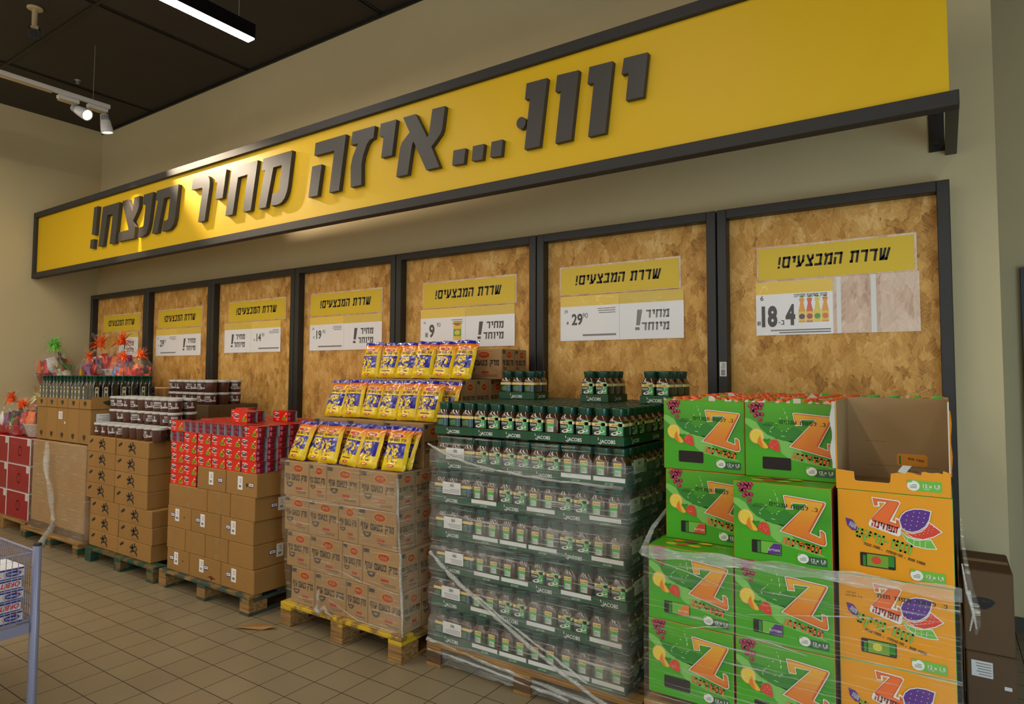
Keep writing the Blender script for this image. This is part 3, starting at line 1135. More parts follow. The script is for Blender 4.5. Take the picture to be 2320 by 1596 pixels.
def spotlight(loc, direction, label, watts, size):
    d = Vector(direction).normalized()
    o = empty('track_spotlight', loc)
    tag(o, label, 'light', 'spotlights on the white track')
    b = MB()
    b.box(-0.025, 0.025, -0.16, 0.02, 0.05, 0.085, 'white_metal', bev=0.004)
    b.box(-0.02, 0.02, -0.15, -0.0, 0.035, 0.05, 'tan_plastic')
    b.build('driver_box', o)
    side = d.cross(Vector((0, 0, 1))).normalized()
    up2 = side.cross(d)

    def ring(r, t):
        return [d * t + (side * cos(a) + up2 * sin(a)) * r for a in (2 * pi * i / 24 for i in range(24))]
    b = MB()
    b.rings([ring(0.034, -0.03), ring(0.040, 0.01), ring(0.047, 0.06), ring(0.053, 0.115), ring(0.055, 0.15), ring(0.049, 0.15), ring(0.045, 0.13)], 'white_metal', True, False)
    body = b.build('lamp_head', o)
    for q in range(9):
        a = 2 * pi * q / 18 - pi / 3
        c = MB()
        n_ = side * cos(a) + up2 * sin(a)
        p0, p1 = d * -0.02 + n_ * 0.0375, d * 0.03 + n_ * 0.0445
        tt = n_.cross(d) * 0.003
        c.face([p0 - tt, p1 - tt, p1 + tt, p0 + tt], 'black')
        c.build('cooling_slot', body)
    b = MB()
    b.face(ring(0.044, 0.132), 'spot_glow')
    b.build('lens', o)
    ld = bpy.data.lights.new('spotlight_beam', 'SPOT')
    ld.energy = watts
    ld.color = (1.0, 0.80, 0.58)
    ld.spot_size = radians(size)
    ld.spot_blend = 0.75
    ld.shadow_soft_size = 0.04
    lo = bpy.data.objects.new('spotlight_beam', ld)
    COL.objects.link(lo)
    lo.parent = o
    lo.location = d * 0.155
    lo.rotation_euler = d.to_track_quat('-Z', 'Y').to_euler()
    return o


s1 = spotlight((-6.855, 2.72, 4.0885), (0.80, 0.33, -0.46), 'white track spotlight with its round lens lit, aimed along the sign', 340, 37)
s2 = spotlight((-6.845, 2.97, 4.0885), (0.02, 0.19, -0.98), 'white track spotlight pointing down at the sign, nearest the track end', 190, 34)

cc = empty('security_camera', (-6.55, 2.25, CZ))
tag(cc, 'small security camera hanging from the dark ceiling on a pale stem', 'camera')
b = MB()
b.lathe([(0.06, -0.002), (0.06, -0.012), (0.045, -0.02)], 'tan_plastic', 20)
b.lathe([(0.022, -0.02), (0.02, -0.17)], 'tan_plastic', 14)
b.box(-0.035, 0.03, -0.02, 0.02, -0.2, -0.165, 'tan_plastic')
b.build('stem', cc)
b = MB()
d = Vector((0.8, -0.3, -0.45)).normalized()
sd = d.cross(Vector((0, 0, 1))).normalized()
u_ = sd.cross(d)
c0 = Vector((0.0, 0, -0.225))
b.rings([[c0 + d * t + sd * (i * 0.035) + u_ * (j * 0.03) for i, j in ((-1.2, -1.2), (1.2, -1.2), (1.2, 1.2), (-1.2, 1.2))] for t in (-0.13, 0.1)], 'black', smooth=False)
b.rings([[c0 + d * t + (sd * cos(a) + u_ * sin(a)) * 0.024 for a in (2 * pi * i / 16 for i in range(16))] for t in (0.085, 0.115)], 'gloss_black')
b.build('camera_body', cc)
b = MB()
b.tube([(-0.05, 0.01, -0.012), (-0.06, 0.01, -0.1), (-0.05, 0, -0.2)], 0.006, 'black', 6)
b.build('cable', cc)
sp = empty('sprinkler_head', (-7.8, 3.1, CZ))
tag(sp, 'tiny fire sprinkler in the ceiling above the white track', 'sprinkler')
b = MB()
b.lathe([(0.03, 0), (0.03, -0.006), (0.012, -0.01), (0.012, -0.03), (0.02, -0.034), (0.02, -0.037)], 'cable_grey', 12)
b.build('nozzle', sp)

# ------------------------------------------------------------------ pallets
def pallet(x0, x1, y0, y1, h, label, wood='wood_raw', front='wood_raw', block='wood_raw', group='wooden pallets on the floor', z=0.0):
    o = empty('pallet', ((x0 + x1) / 2, (y0 + y1) / 2, z))
    tag(o, label, 'pallet', group)
    hx, hy = (x1 - x0) / 2, (y1 - y0) / 2
    tb = 0.022
    n = 6
    pitch = (2 * hy - 0.1) / (n - 1)
    for i in range(n):  # deck boards run along x, first one at the front edge
        c = -hy + 0.05 + pitch * i
        b = MB()
        b.box(-hx, hx, c - 0.05, c + 0.05, h - tb, h, front if i == 0 else wood, bev=0.003)
        b.build('deck_board', o)
    for cx in (-hx + 0.05, 0, hx - 0.05):
        b = MB()
        b.box(cx - 0.05, cx + 0.05, -hy, hy, h - 2 * tb, h - tb - 0.0005, front, bev=0.002)
        b.build('stringer_board', o)
        for cy in (-hy + 0.07, 0, hy - 0.07):
            b = MB()
            b.box(cx - 0.05, cx + 0.05, cy - 0.07, cy + 0.07, tb * 0.8 + 0.0005, h - 2 * tb - 0.0005, block, bev=0.003)
            b.build('block', o)
        b = MB()
        b.box(cx - 0.05, cx + 0.05, -hy, hy, 0.0, tb * 0.8, wood, bev=0.002)
        b.build('base_board', o)
    return o


pallet(-8.5, -7.36, 2.62, 3.8, 0.125, 'raw wooden pallet under the red gift boxes', group=None)
pallet(-7.3, -6.13, 2.57, 3.8, 0.115, 'green-footed pallet under the film-wrapped brown block', 'wood_raw', 'wood_raw', 'wood_green')
pallet(-6.02, -4.93, 2.58, 3.8, 0.115, 'green painted pallet under the chocolate tub cartons', 'wood_green', 'wood_green', 'wood_green')
pallet(-4.86, -3.76, 2.585, 3.8, 0.125, 'worn greenish pallet under the plain labelled cartons', 'wood_greenish', 'wood_greenish', 'wood_raw')
pallet(-3.50, -2.47, 2.63, 3.8, 0.14, 'pallet with yellow front edge under the soup cartons', 'wood_raw', 'wood_yellow', 'wood_raw')
pallet(-2.37, -1.14, 2.72, 3.84, 0.125, 'dark dirty pallet under the film-wrapped coffee jars', 'wood_raw', 'wood_raw', 'wood_dark')
pallet(-1.02, 0.0, 2.47, 3.6, 0.145, 'lower of two stacked pallets under the juice cartons')
pallet(-1.02, 0.0, 2.47, 3.6, 0.145, 'upper of two stacked pallets under the juice cartons', z=0.1455)


# ------------------------------------------------------------------ plain cartons with seams
def carton_mb(w, d, h, mt='kraft', bev=0.004, tape=True):
    """box with its base at the origin's centre, front facing -y"""
    b = MB()
    b.box(-w / 2, w / 2, -d / 2, d / 2, 0, h, mt, bev=bev)
    if tape:
        b.frame((0, 0, h), (1, 0, 0), (0, 1, 0))
        b.rect(-w / 2 + 0.006, -0.025, w / 2 - 0.006, 0.025, 'tape', 1)
        b.rect(-w / 2 + 0.006, -0.001, w / 2 - 0.006, 0.001, 'seam', 2)
    b.frame((0, -d / 2, 0), (1, 0, 0), (0, 0, 1))
    return b


mat('tape', (150, 118, 72), 0.3)
mat('seam', (60, 42, 22), 0.8)
mat('print_black', (40, 34, 30), 0.7)
mat('print_slate', (66, 58, 60), 0.7)
mat('print_green_black', (46, 48, 34), 0.7)
mat('print_red', (176, 44, 30), 0.6)
mat('print_gold', (214, 160, 40), 0.6)
mat('label_blue', (52, 62, 128), 0.5)
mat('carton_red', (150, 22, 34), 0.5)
mat('carton_red_shaded', (112, 14, 26), 0.5)  # darker red for the right side face, its shade put into the colour
mat('carton_edge_white', (205, 196, 196), 0.5)
mat('red_print', (176, 52, 60), 0.5)


def shield(b, a, c, w, h, mt='print_green_black', k=1):
    """small rounded badge printed on the oil cartons"""
    pts = [(a - w / 2 + w * 0.06, c + h * 0.16)]
    for i in range(9):
        t = pi - pi * i / 8
        pts.append((a + w / 2 * cos(t) * 0.98, c + h * 0.18 + h * 0.32 * sin(t)))
    pts += [(a + w * 0.34, c - h * 0.18), (a + w * 0.12, c - h * 0.45), (a, c - h * 0.5), (a - w * 0.12, c - h * 0.45), (a - w * 0.34, c - h * 0.18)]
    b.poly(pts[1:], mt, k)


# ------------------------------------------------------------------ red gift cartons, far end
RX0, RX1 = -8.46, -7.385
for r in range(3):
    for cidx in range(2):
        w = 0.53
        x = RX1 - w / 2 - cidx * (w + 0.008)
        b = MB()
        h = 0.262
        b.box(-w / 2, w / 2, -0.55, 0.55, 0, h, 'carton_edge_white', {'-y': 'carton_red', '+x': 'carton_red_shaded', '-x': 'carton_red', '+z': 'carton_red'}, bev=0.007)
        b.frame((0, -0.55, 0), (1, 0, 0), (0, 0, 1))
        for q in range(14):
            a = 2 * pi * q / 14
            b.ell(0.02 + 0.04 * cos(a), h * 0.5 + 0.045 * sin(a), 0.012, 0.018, 'red_print', 1, 8, a)
        b.lines(-0.2, 0.19, -0.06, 0.22, 2, 'red_print', 1, r, 0.4)
        b.rect(w / 2 - 0.075, h - 0.07, w / 2 - 0.008, h - 0.007, 'carton_edge_white', 1)
        b.frame((w / 2, 0, 0), (0, 1, 0), (0, 0, 1))
        b.lines(-0.5, 0.2, -0.42, 0.225, 1, 'carton_edge_white', 1, r, 0.4)
        o = b.build('red_carton', None, (x, 3.2, 0.1265 + r * 0.2645))
        tag(o, 'red carton with pale edges, %s layer, %s' % (('bottom', 'middle', 'top')[r], ('nearer the oil cartons', 'nearer the far wall')[cidx]), 'box', 'red cartons under the gift baskets')

# ------------------------------------------------------------------ film-wrapped brown block and the oil cartons on it
b = MB()
b.box(-0.545, 0.53, -0.53, 0.6, 0, 0.815, 'kraft_pale', bev=0.008)
b.frame((0, -0.53, 0), (1, 0, 0), (0, 0, 1))
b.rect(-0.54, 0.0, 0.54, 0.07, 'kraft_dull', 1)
o = b.build('wrapped_carton_block', None, (-6.69, 3.15, 0.1165))
tag(o, 'large plain brown block on green-footed pallet, tightly wrapped in film', 'box')


def film_sheet(x0, x1, y0, y1, z0, z1, nz, mt, wave=0.006, seed=1, sides='fr', nx=24):
    """wavy film wrapped round three sides of a block (left end, front, right end)"""
    rnd = random.Random(seed)
    b = MB()
    path = []
    if 'l' in sides:
        path += [(x0, y1 + (y0 - y1) * i / 6, -1, 0) for i in range(6)]
    path += [(x0 + (x1 - x0) * i / nx, y0, 0, -1) for i in range(nx + 1)]
    path += [(x1, y0 + (y1 - y0) * i / 10, 1, 0) for i in range(1, 11)]
    grid = []
    for j in range(nz + 1):
        z = z0 + (z1 - z0) * j / nz
        row = []
        for x, y, nx_, ny_ in path:
            d = rnd.uniform(-wave, wave)
            row.append((x + nx_ * d, y + ny_ * d, z + rnd.uniform(-1, 1) * (0.02 if 0 < j < nz else 0.008)))
        grid.append(row)
    for j in range(nz):
        for i in range(len(path) - 1):
            b.face([grid[j][i], grid[j][i + 1], grid[j + 1][i + 1], grid[j + 1][i]], mt, True)
    # weld so that smooth shading runs across
    seen, remap, nv = {}, [], []
    for p in b.v:
        kk = (round(p[0], 5), round(p[1], 5), round(p[2], 5))
        if kk not in seen:
            seen[kk] = len(nv)
            nv.append(p)
        remap.append(seen[kk])
    b.v = nv
    b.f = [tuple(remap[i] for i in f) for f in b.f]
    return b


fo = empty('stretch_film', (-6.69, 2.6, 0.12))
tag(fo, 'stretch film round the plain brown block, with a loose twisted tail', 'film', 'stretch film on the pallets')
off = Vector((6.69, -2.6, -0.12))
sub(film_sheet(-7.246, -6.151, 2.604, 3.76, 0.09, 0.94, 9, 'film_brown', 0.005, 3, 'l'), 'film_wrap', fo, off)
rnd = random.Random(5)
b = MB()
pts, rad = [], []
for i in range(22):
    t = i / 21
    pts.append((-6.82 + 0.27 * t - 0.16 * t * t * t + 0.012 * sin(t * 17) + (-0.12 * max(0, t - 0.8) * 4), 2.575 - 0.02 * sin(t * 6) - 0.05 * max(0, t - 0.75), 0.93 - 0.90 * t))
    rad.append(0.012 + 0.014 * abs(sin(t * 9)) + 0.03 * max(0, t - 0.85) * 4)
b.tube(pts, rad, 'film_rope', 7)
sub(b, 'film_tail', fo, off)

OX0, OX1, OY, OZ = -7.235, -6.142, 2.64, 0.9415
cw = (OX1 - OX0) / 5
oil_where = ['first from the red cartons', 'second from the red cartons', 'third, with white paper labels', 'fourth, beside the labelled one', 'fifth, at the corner nearest the tubs']
for i in range(5):
    x = OX0 + cw * (i + 0.5)
    h = 0.302
    b = carton_mb(cw - 0.006, 0.31, h, 'kraft', 0.003)
    b.frame((0, -0.155, 0), (1, 0, 0), (0, 0, 1))
    shield(b, 0.0, 0.055, 0.06, 0.05)
    if i == 2:
        b.rect(-0.10 + 0.02, 0.2, 0.0, 0.27, 'paper', 1)
        b.lines(-0.07, 0.21, -0.01, 0.26, 4, 'ink_grey', 2, 3, 0.3)
        b.rect(0.04, 0.16, 0.065, 0.18, 'paper', 1)
    if i == 4:
        b.frame(((cw - 0.006) / 2, 0, 0), (0, 1, 0), (0, 0, 1))
        b.rect(-0.11, 0.19, 0.03, 0.265, 'paper', 1)
        b.lines(-0.1, 0.2, 0.02, 0.255, 4, 'ink_grey', 2, 8, 0.3)
    o = b.build('oil_carton', None, (x, OY + 0.155, OZ))
    tag(o, 'closed upright oil carton, %s' % oil_where[i], 'box', 'closed oil cartons on the wrapped block')
    for second in range(2):
        # open carton above: cut low, bottles stand up out of it
        b = MB()
        t = 0.004
        hw, hd, hh = (cw - 0.006) / 2, 0.155 - 0.002 * second, 0.085
        b.box(-hw, hw, -hd, hd, 0, t, 'kraft')
        b.box(-hw, hw, -hd, -hd + t, t, hh, 'kraft')
        b.box(-hw, hw, hd - t, hd, t, hh, 'kraft')
        b.box(-hw, -hw + t, -hd + t, hd - t, t, hh, 'kraft')
        b.box(hw - t, hw, -hd + t, hd - t, t, hh + (0.02 if i == 4 else 0), 'kraft')
        b.frame((0, -hd, 0), (1, 0, 0), (0, 0, 1))
        if not second:
            shield(b, 0.0, 0.045, 0.06, 0.045)
        if i == 4:
            b.frame((hw, 0, 0), (0, 1, 0), (0, 0, 1))
            shield(b, -0.0, 0.05, 0.12, 0.045)
        o = b.build('open_oil_carton', None, (x + 0.003 * (i - 2), OY + 0.151 + 0.315 * second, OZ + h + 0.0035))
        tag(o, ('low cut-open carton full of oil bottles, ', 'cut-open oil carton in the second row, ')[second] + ORD[i] + ' from the red cartons', 'box', 'open oil cartons')
# second row of oil cartons behind, closed, carrying more bottles
for i in range(5):
    b = carton_mb(cw - 0.006, 0.30, 0.302, 'kraft', 0.003)
    o = b.build('oil_carton', None, (OX0 + cw * (i + 0.5), OY + 0.47, OZ))
    tag(o, 'closed oil carton in the hidden second row, %s' % oil_where[i].split(',')[0], 'box', 'closed oil cartons on the wrapped block')

# oil bottle: body, capsule, front label
mat('oil_glass', (20, 17, 10), 0.12, coat=0.6, spec=0.7)
mat('cap_green', (16, 66, 48), 0.35)
mat('oil_label', (196, 190, 158), 0.55)
mat('oil_mark', (72, 78, 50), 0.6)
b = MB()
r = 0.033


def sq(r_, z, round_=0.012, n=3):
    pts = []
    for cx, cy, s in ((r_ - round_, r_ - round_, 0), (-r_ + round_, r_ - round_, 1), (-r_ + round_, -r_ + round_, 2), (r_ - round_, -r_ + round_, 3)):
        for i in range(n):
            t = pi / 2 * (s + i / (n - 1))
            pts.append((cx + round_ * cos(t), cy + round_ * sin(t), z))
    return pts


b.rings([sq(r, 0), sq(r, 0.17), sq(r * 0.92, 0.195), sq(r * 0.62, 0.22), sq(r * 0.45, 0.232, 0.011), sq(r * 0.43, 0.262, 0.011)], 'oil_glass')
bottle = b.build('oil_bottle')
b = MB()
b.lathe([(0.017, 0.237), (0.0172, 0.278), (0.0185, 0.2785), (0.0185, 0.284), (0.015, 0.286)], 'cap_green', 14)
b.build('cap', bottle)
b = MB()
b.frame((0, -r - 0.0004, 0), (1, 0, 0), (0, 0, 1))
b.poly([(-0.015, 0.02), (0.015, 0.02), (0.015, 0.178), (0.011, 0.188), (-0.011, 0.188), (-0.015, 0.178)], 'oil_label', 1)
b.ell(0, 0.165, 0.01, 0.012, 'oil_mark', 2, 10)
b.rect(-0.008, 0.10, 0.008, 0.135, 'oil_mark', 2)
b.rect(-0.006, 0.03, 0.006, 0.09, 'ink_grey', 2)
b.build('label', bottle)
BZ = OZ + 0.302 + 0.008
turned = {13, 14}
for row in range(7):
    for cidx in range(15):
        x = OX0 + cw * (cidx // 3 + 0.5) + 0.003 * (cidx // 3 - 2) + (cidx % 3 - 1) * 0.0685
        y = OY + 0.041 + row * 0.0755
        z = BZ
        if row >= 4:
            y += 0.017
        rz = 0.0
        if (row == 0 and cidx in turned) or (row > 0 and random.random() < 0.55):
            rz = pi / 2 * random.choice((1, 2))
        put(bottle, (x, y, z), 'dark oil bottle, %s from the red cartons, %s row from the front' % (ORD[cidx], ORD[row]), 'bottle', 'oil bottles', (0, 0, rz))

# ------------------------------------------------------------------ chocolate spread cartons (seven layers) and tubs
CX = ((-6.135, -5.655), (-5.645, -5.135))
for lay in range(7):
    z = 0.1165 + 0.1302 * lay
    for ci in range(2):
        x0, x1 = CX[ci]
        dx = (0.085 if lay < 3 else 0.0) + random.uniform(-0.006, 0.006)
        w = x1 - x0
        for back in range(3):
            b = carton_mb(w, 0.375, 0.1292, 'kraft', 0.004)
            if back == 0:
                b.frame((0, -0.1875, 0), (1, 0, 0), (0, 0, 1))
                m_ = 'print_black'
                # bold leafy emblem over a curved ribbon
                ox = 0.0 if ci else 0.02
                b.poly([(ox - 0.045, 0.03), (ox - 0.02, 0.047), (ox + 0.015, 0.05), (ox + 0.045, 0.03), (ox + 0.052, 0.016), (ox + 0.06, 0.03), (ox + 0.055, 0.045), (ox + 0.03, 0.06), (ox, 0.066), (ox - 0.03, 0.062), (ox - 0.048, 0.05)], m_, 1)
                b.ell(ox - 0.045, 0.078, 0.018, 0.009, m_, 1, 10, -0.4)
                b.ell(ox - 0.022, 0.09, 0.011, 0.02, m_, 1, 10, 0.3)
                b.ell(ox + 0.012, 0.104, 0.010, 0.018, m_, 1, 10, -0.1)
                b.ell(ox - 0.012, 0.078, 0.02, 0.013, m_, 1, 12, 0.3)
                b.ell(ox + 0.036, 0.080, 0.022, 0.017, m_, 1, 12, -0.9)
                b.ell(ox + 0.033, 0.079, 0.008, 0.012, 'kraft', 2, 10, -0.7)
                b.lines(ox - 0.05, 0.014, ox + 0.03, 0.024, 2, 'seam', 1, 2, 0.25)
                ux = -w / 2 + 0.07
                b.poly([(ux - 0.03, 0.085), (ux + 0.018, 0.108), (ux + 0.03, 0.102), (ux + 0.03, 0.09), (ux - 0.018, 0.068), (ux - 0.03, 0.074)], m_, 1)
            o = b.build('spread_carton', None, (x0 + w / 2 + dx, 2.81 + back * 0.378, z))
            tag(o, 'brown carton with black leafy emblem, %s layer up, %s, %s' % (ORD[lay], ('column by the wrapped block', 'column by the red packs')[ci], ('front', 'middle row', 'back row')[back]), 'box', 'chocolate spread cartons')
for q, (z, lab) in enumerate(((1.029, 'lower of the two plain'), (1.155, 'upper of the two plain'))):
    b = carton_mb(0.72, 0.5, 0.125, 'kraft_dull', 0.004)
    b.frame((0.36, 0, 0), (0, 1, 0), (0, 0, 1))
    if q:
        b.poly([(-0.16, 0.04), (-0.155, 0.085), (-0.15, 0.03)], 'seam', 1)
    o = b.build('brown_carton', None, (-5.79, 3.53, z))
    tag(o, lab + ' brown cartons behind and under the upper chocolate tubs', 'box')

mat('tub_brown', (82, 47, 36), 0.3, coat=0.3)
mat('tub_lid', (196, 194, 190), 0.25, spec=0.6)
mat('tub_print', (210, 206, 208), 0.45)
mat('tub_dark', (58, 30, 34), 0.4)
b = MB()
b.lathe([(0.046, 0), (0.048, 0.004), (0.054, 0.094), (0.054, 0.098)], 'tub_brown', 24)
tub = b.build('chocolate_tub')
b = MB()
b.lathe([(0.0565, 0.090), (0.0575, 0.096), (0.0575, 0.107), (0.0555, 0.1095), (0.050, 0.1085), (0.049, 0.1065), (0.0, 0.1065)], 'tub_lid', 24, cap0=False, cap1=False)
b.build('lid', tub)
b = MB()


def wrap_dec(b, r0, z0, r1, z1, lift=0.0006):
    """print wrapped round a conical tub: u is degrees from the front, v is height"""
    b.frame((0, 0, 0), (1, 0, 0), (0, 0, 1))

    def at(a, v, k):
        r = r0 + (r1 - r0) * (v - z0) / (z1 - z0) + lift * k
        t = radians(a) - pi / 2
        return Vector((r * cos(t), r * sin(t), v))
    b.at = at


wrap_dec(b, 0.048, 0.004, 0.054, 0.094)
for a0 in range(-40, 40, 8):
    b.rect(a0, 0.028, a0 + 8, 0.052, 'tub_print', 1)
for a0 in range(-28, 28, 8):
    b.rect(a0, 0.034, a0 + 8, 0.047, 'tub_dark', 2)
    b.rect(a0 + 1.5, 0.039, a0 + 6, 0.042, 'tub_print', 3)
for i, a0 in enumerate((-26, -14, -2, 10, 20)):
    b.poly([(a0, 0.06), (a0 + 9, 0.058), (a0 + 10, 0.074), (a0 + 4, 0.08), (a0, 0.076)], 'tub_print', 1)
    b.rect(a0 + 3, 0.065, a0 + 6.5, 0.071, 'tub_dark', 2)
for a0 in range(44, 92, 8):
    b.rect(a0, 0.03, a0 + 8, 0.043, 'tub_print', 1)
b.rect(62, 0.045, 78, 0.075, 'tub_print', 1)
for q in range(4):
    b.rect(64 + q * 3.4, 0.048, 65.4 + q * 3.4, 0.073, 'ink_grey', 2)
for q in range(5):
    b.rect(118, 0.03 + q * 0.01, 142, 0.033 + q * 0.01, 'tub_lid', 1)
b.build('label', tub)
tiers = [(0, (0, 1), 1.0295, 0), (1, (1, 2), 1.1405, 0), (2, (1, 2), 1.2515, 0), (3, (4, 5, 6), 1.281, 1), (4, (4, 5, 6), 1.392, 1)]
TB = [['lowest', 'second', 'third', 'fourth', 'highest'][t] for t in range(5)]
for t, rows, z, deep in tiers:
    for r in rows:
        for cidx in range(9):
            if t == 2 and r == 1 and cidx == 3:
                pass
            if deep and cidx > 5:
                continue
            x = -6.075 + 0.1185 * cidx + random.uniform(-0.002, 0.002)
            y = 2.70 + 0.1195 * r + random.uniform(-0.002, 0.002)
            if deep:
                x, y = -6.09 + 0.118 * cidx, 3.345 + 0.119 * (r - 4)
            put(tub, (x, y, z), 'chocolate tub, %s tier, %s row back, %s along' % (TB[t], ORD[r], ORD[cidx]), 'tub', 'chocolate spread tubs',
                (0, 0, radians(random.choice((-60, -20, 0, 25, 60, 110, 180)) + random.uniform(-10, 10))))

# ------------------------------------------------------------------ plain cartons of can packs
ROWS = [[-4.808, -4.512, -4.126, -3.752], [-4.818, -4.573, -4.321, -4.046, -3.768], [-4.816, -4.503, -4.142, -3.772], [-4.809, -4.31, -4.037, -3.76]]
LABS = [[(1, .16, -1), (1, .13, 1), (2, .18, -1)], [0, 0, 0, (9, .1, 1)], [(1, .17, -1), (1, .2, -1), (1, .2, -1)], [0, 0, (9, .12, -1)]]


def stick(b, a, c, side, tall=0.088, lift=1):
    """white shipping sticker with print, and a small framed date label beside it"""
    b.rect(a - 0.027, c - tall / 2, a + 0.027, c + tall / 2, 'white', lift)
    b.lines(a - 0.014, c - 0.0, a + 0.014, c + tall * 0.36, 3, 'ink_grey', lift + 1, 4, 0.35)
    b.barcode(a - 0.015, c - tall * 0.36, a + 0.015, c - tall * 0.12, 'ink', None, lift + 1, 7)
    sx = a + side * 0.058
    b.rect(sx - 0.024, c - 0.02, sx + 0.024, c + 0.01, 'label_blue', lift)
    b.rect(sx - 0.02, c - 0.013, sx + 0.021, c + 0.006, 'white', lift + 1)
    b.rect(sx - 0.012, c - 0.006, sx + 0.012, c - 0.001, 'ink', lift + 2)


HT = 0.155
for r in range(4):
    z = 0.1265 + r * (HT + 0.0008)
    n = len(ROWS[r]) - 1
    for i in range(n):
        x0, x1 = ROWS[r][i] + 0.003, ROWS[r][i + 1] - 0.003
        w = x1 - x0
        b = carton_mb(w, 0.29, HT, 'kraft', 0.004)
        b.frame((0, -0.145, 0), (1, 0, 0), (0, 0, 1))
        L_ = LABS[r][i]
        if L_ == 0:
            b.rect(-0.02, HT * 0.62, 0.03, HT - 0.005, 'tape', 1)
            b.rect(-0.02, 0.005, 0.03, HT * 0.3, 'tape', 1)
        elif L_[0] in (1, 2):
            stick(b, -w / 2 + w * (0.4 if i else 0.42), HT * 0.6, L_[2])
            b.ell(w * 0.22, HT * 0.55, 0.006, 0.009, 'seam' if i == 0 else 'tape', 1, 10)
        if i == n - 1:
            b.frame((w / 2, 0, 0), (0, 1, 0), (0, 0, 1))
            if r in (1, 3):
                stick(b, 0.06, HT * 0.6, -1)
            else:
                b.rect(-0.03, HT * 0.5, 0.03, HT - 0.006, 'tape', 1)
        if r == 0 and i == 1:
            b.frame((0, -0.145, 0), (1, 0, 0), (0, 0, 1))
            b.poly([(0.03, 0.03), (0.06, 0.035), (0.075, 0.045), (0.1, 0.04), (0.14, 0.028), (0.1, 0.025), (0.085, 0.008), (0.075, 0.026)], 'seam', 1)
            b.poly([(0.07, 0.036), (0.09, 0.044), (0.12, 0.034), (0.1, 0.03)], 'carton_red', 2)
        o = b.build('can_carton', None, ((x0 + x1) / 2, 2.615 + 0.145, z))
        tag(o, 'plain brown carton, %s row up, %s from the tub cartons%s' % (ORD[r], ORD[i], ', bottom corner torn' if (r, i) == (0, 1) else ''), 'box', 'plain cartons under the red packs')
    for i in range(3):
        w = 1.04 / 3
        for back in range(2):
            b = carton_mb(w - 0.006, 0.29, HT, 'kraft', 0.004)
            o = b.build('can_carton', None, (-4.81 + w * (i + 0.5), 3.06 + back * 0.295, z))
            tag(o, 'plain carton hidden in the %s row back, %s layer, %s along' % (ORD[back + 1], ORD[r], ORD[i]), 'box', 'plain cartons under the red packs')
Z5 = 0.1265 + 4 * (HT + 0.0008)
for i, (x0, x1) in enumerate(((-4.438, -4.097), (-4.089, -3.748))):
    w = x1 - x0
    b = carton_mb(w, 0.29, HT, 'kraft', 0.004)
    b.frame((0, -0.145, 0), (1, 0, 0), (0, 0, 1))
    stick(b, -0.0 if i == 0 else -0.01, HT * 0.55, 1.9 if i == 0 else 2.1)
    if i:
        b.ell(0.065, HT * 0.5, 0.01, 0.014, 'black', 1, 12)
    o = b.build('can_carton', None, ((x0 + x1) / 2, 2.76, Z5))
    tag(o, ('top-layer carton beside the stacked pair of red packs', 'top-layer carton with a round hole, at the corner')[i], 'box', 'plain cartons under the red packs')
for i in range(3):
    w = 1.04 / 3
    for back in range(2):
        hh = HT * 2.45 if i < 3 else HT
        b = carton_mb(w - 0.006, 0.29, HT + 0.2305, 'kraft', 0.004)
        xx = -4.81 + 0.286 * (i + 0.5)
        b.v = [(p[0] * 0.82, p[1], p[2]) for p in b.v]
        o = b.build('can_carton', None, (xx, 3.06 + back * 0.295, Z5))
        tag(o, 'tall plain carton hidden behind the red packs, %s along, %s row back' % (ORD[i], ORD[back + 1]), 'box', 'plain cartons under the red packs')

# red four-can packs
mat('pack_red', (226, 30, 20), 0.35)
mat('pack_inner', (172, 168, 168), 0.6)
mat('can_crimson', (150, 28, 44), 0.3, metal=0.3)
mat('can_blue', (58, 74, 120), 0.3, metal=0.3)
mat('can_pink', (226, 64, 110), 0.4)
mat('olive_green', (112, 150, 40), 0.5)
mat('olive_yellow', (206, 196, 60), 0.5)
mat('olive_brown', (120, 70, 30), 0.5)
mat('logo_slate', (74, 84, 92), 0.4)
PW, PD, PH = 0.166, 0.083, 0.0765
b = MB()
t = 0.0015
b.box(-PW / 2, PW / 2, -PD / 2, -PD / 2 + t, 0, PH, 'pack_red', {'+y': 'pack_inner', '+x': 'pack_inner', '-x': 'pack_inner'})
b.box(-PW / 2, PW / 2, PD / 2 - t, PD / 2, 0, PH, 'pack_red', {'-y': 'pack_inner', '+x': 'pack_inner', '-x': 'pack_inner'})
b.box(-PW / 2, PW / 2, -PD / 2 + t, PD / 2 - t, 0, t, 'pack_red', {'+z': 'pack_inner'})
b.box(-PW / 2, PW / 2, -PD / 2 + t, PD / 2 - t, PH - t, PH, 'pack_red', {'-z': 'pack_inner'})
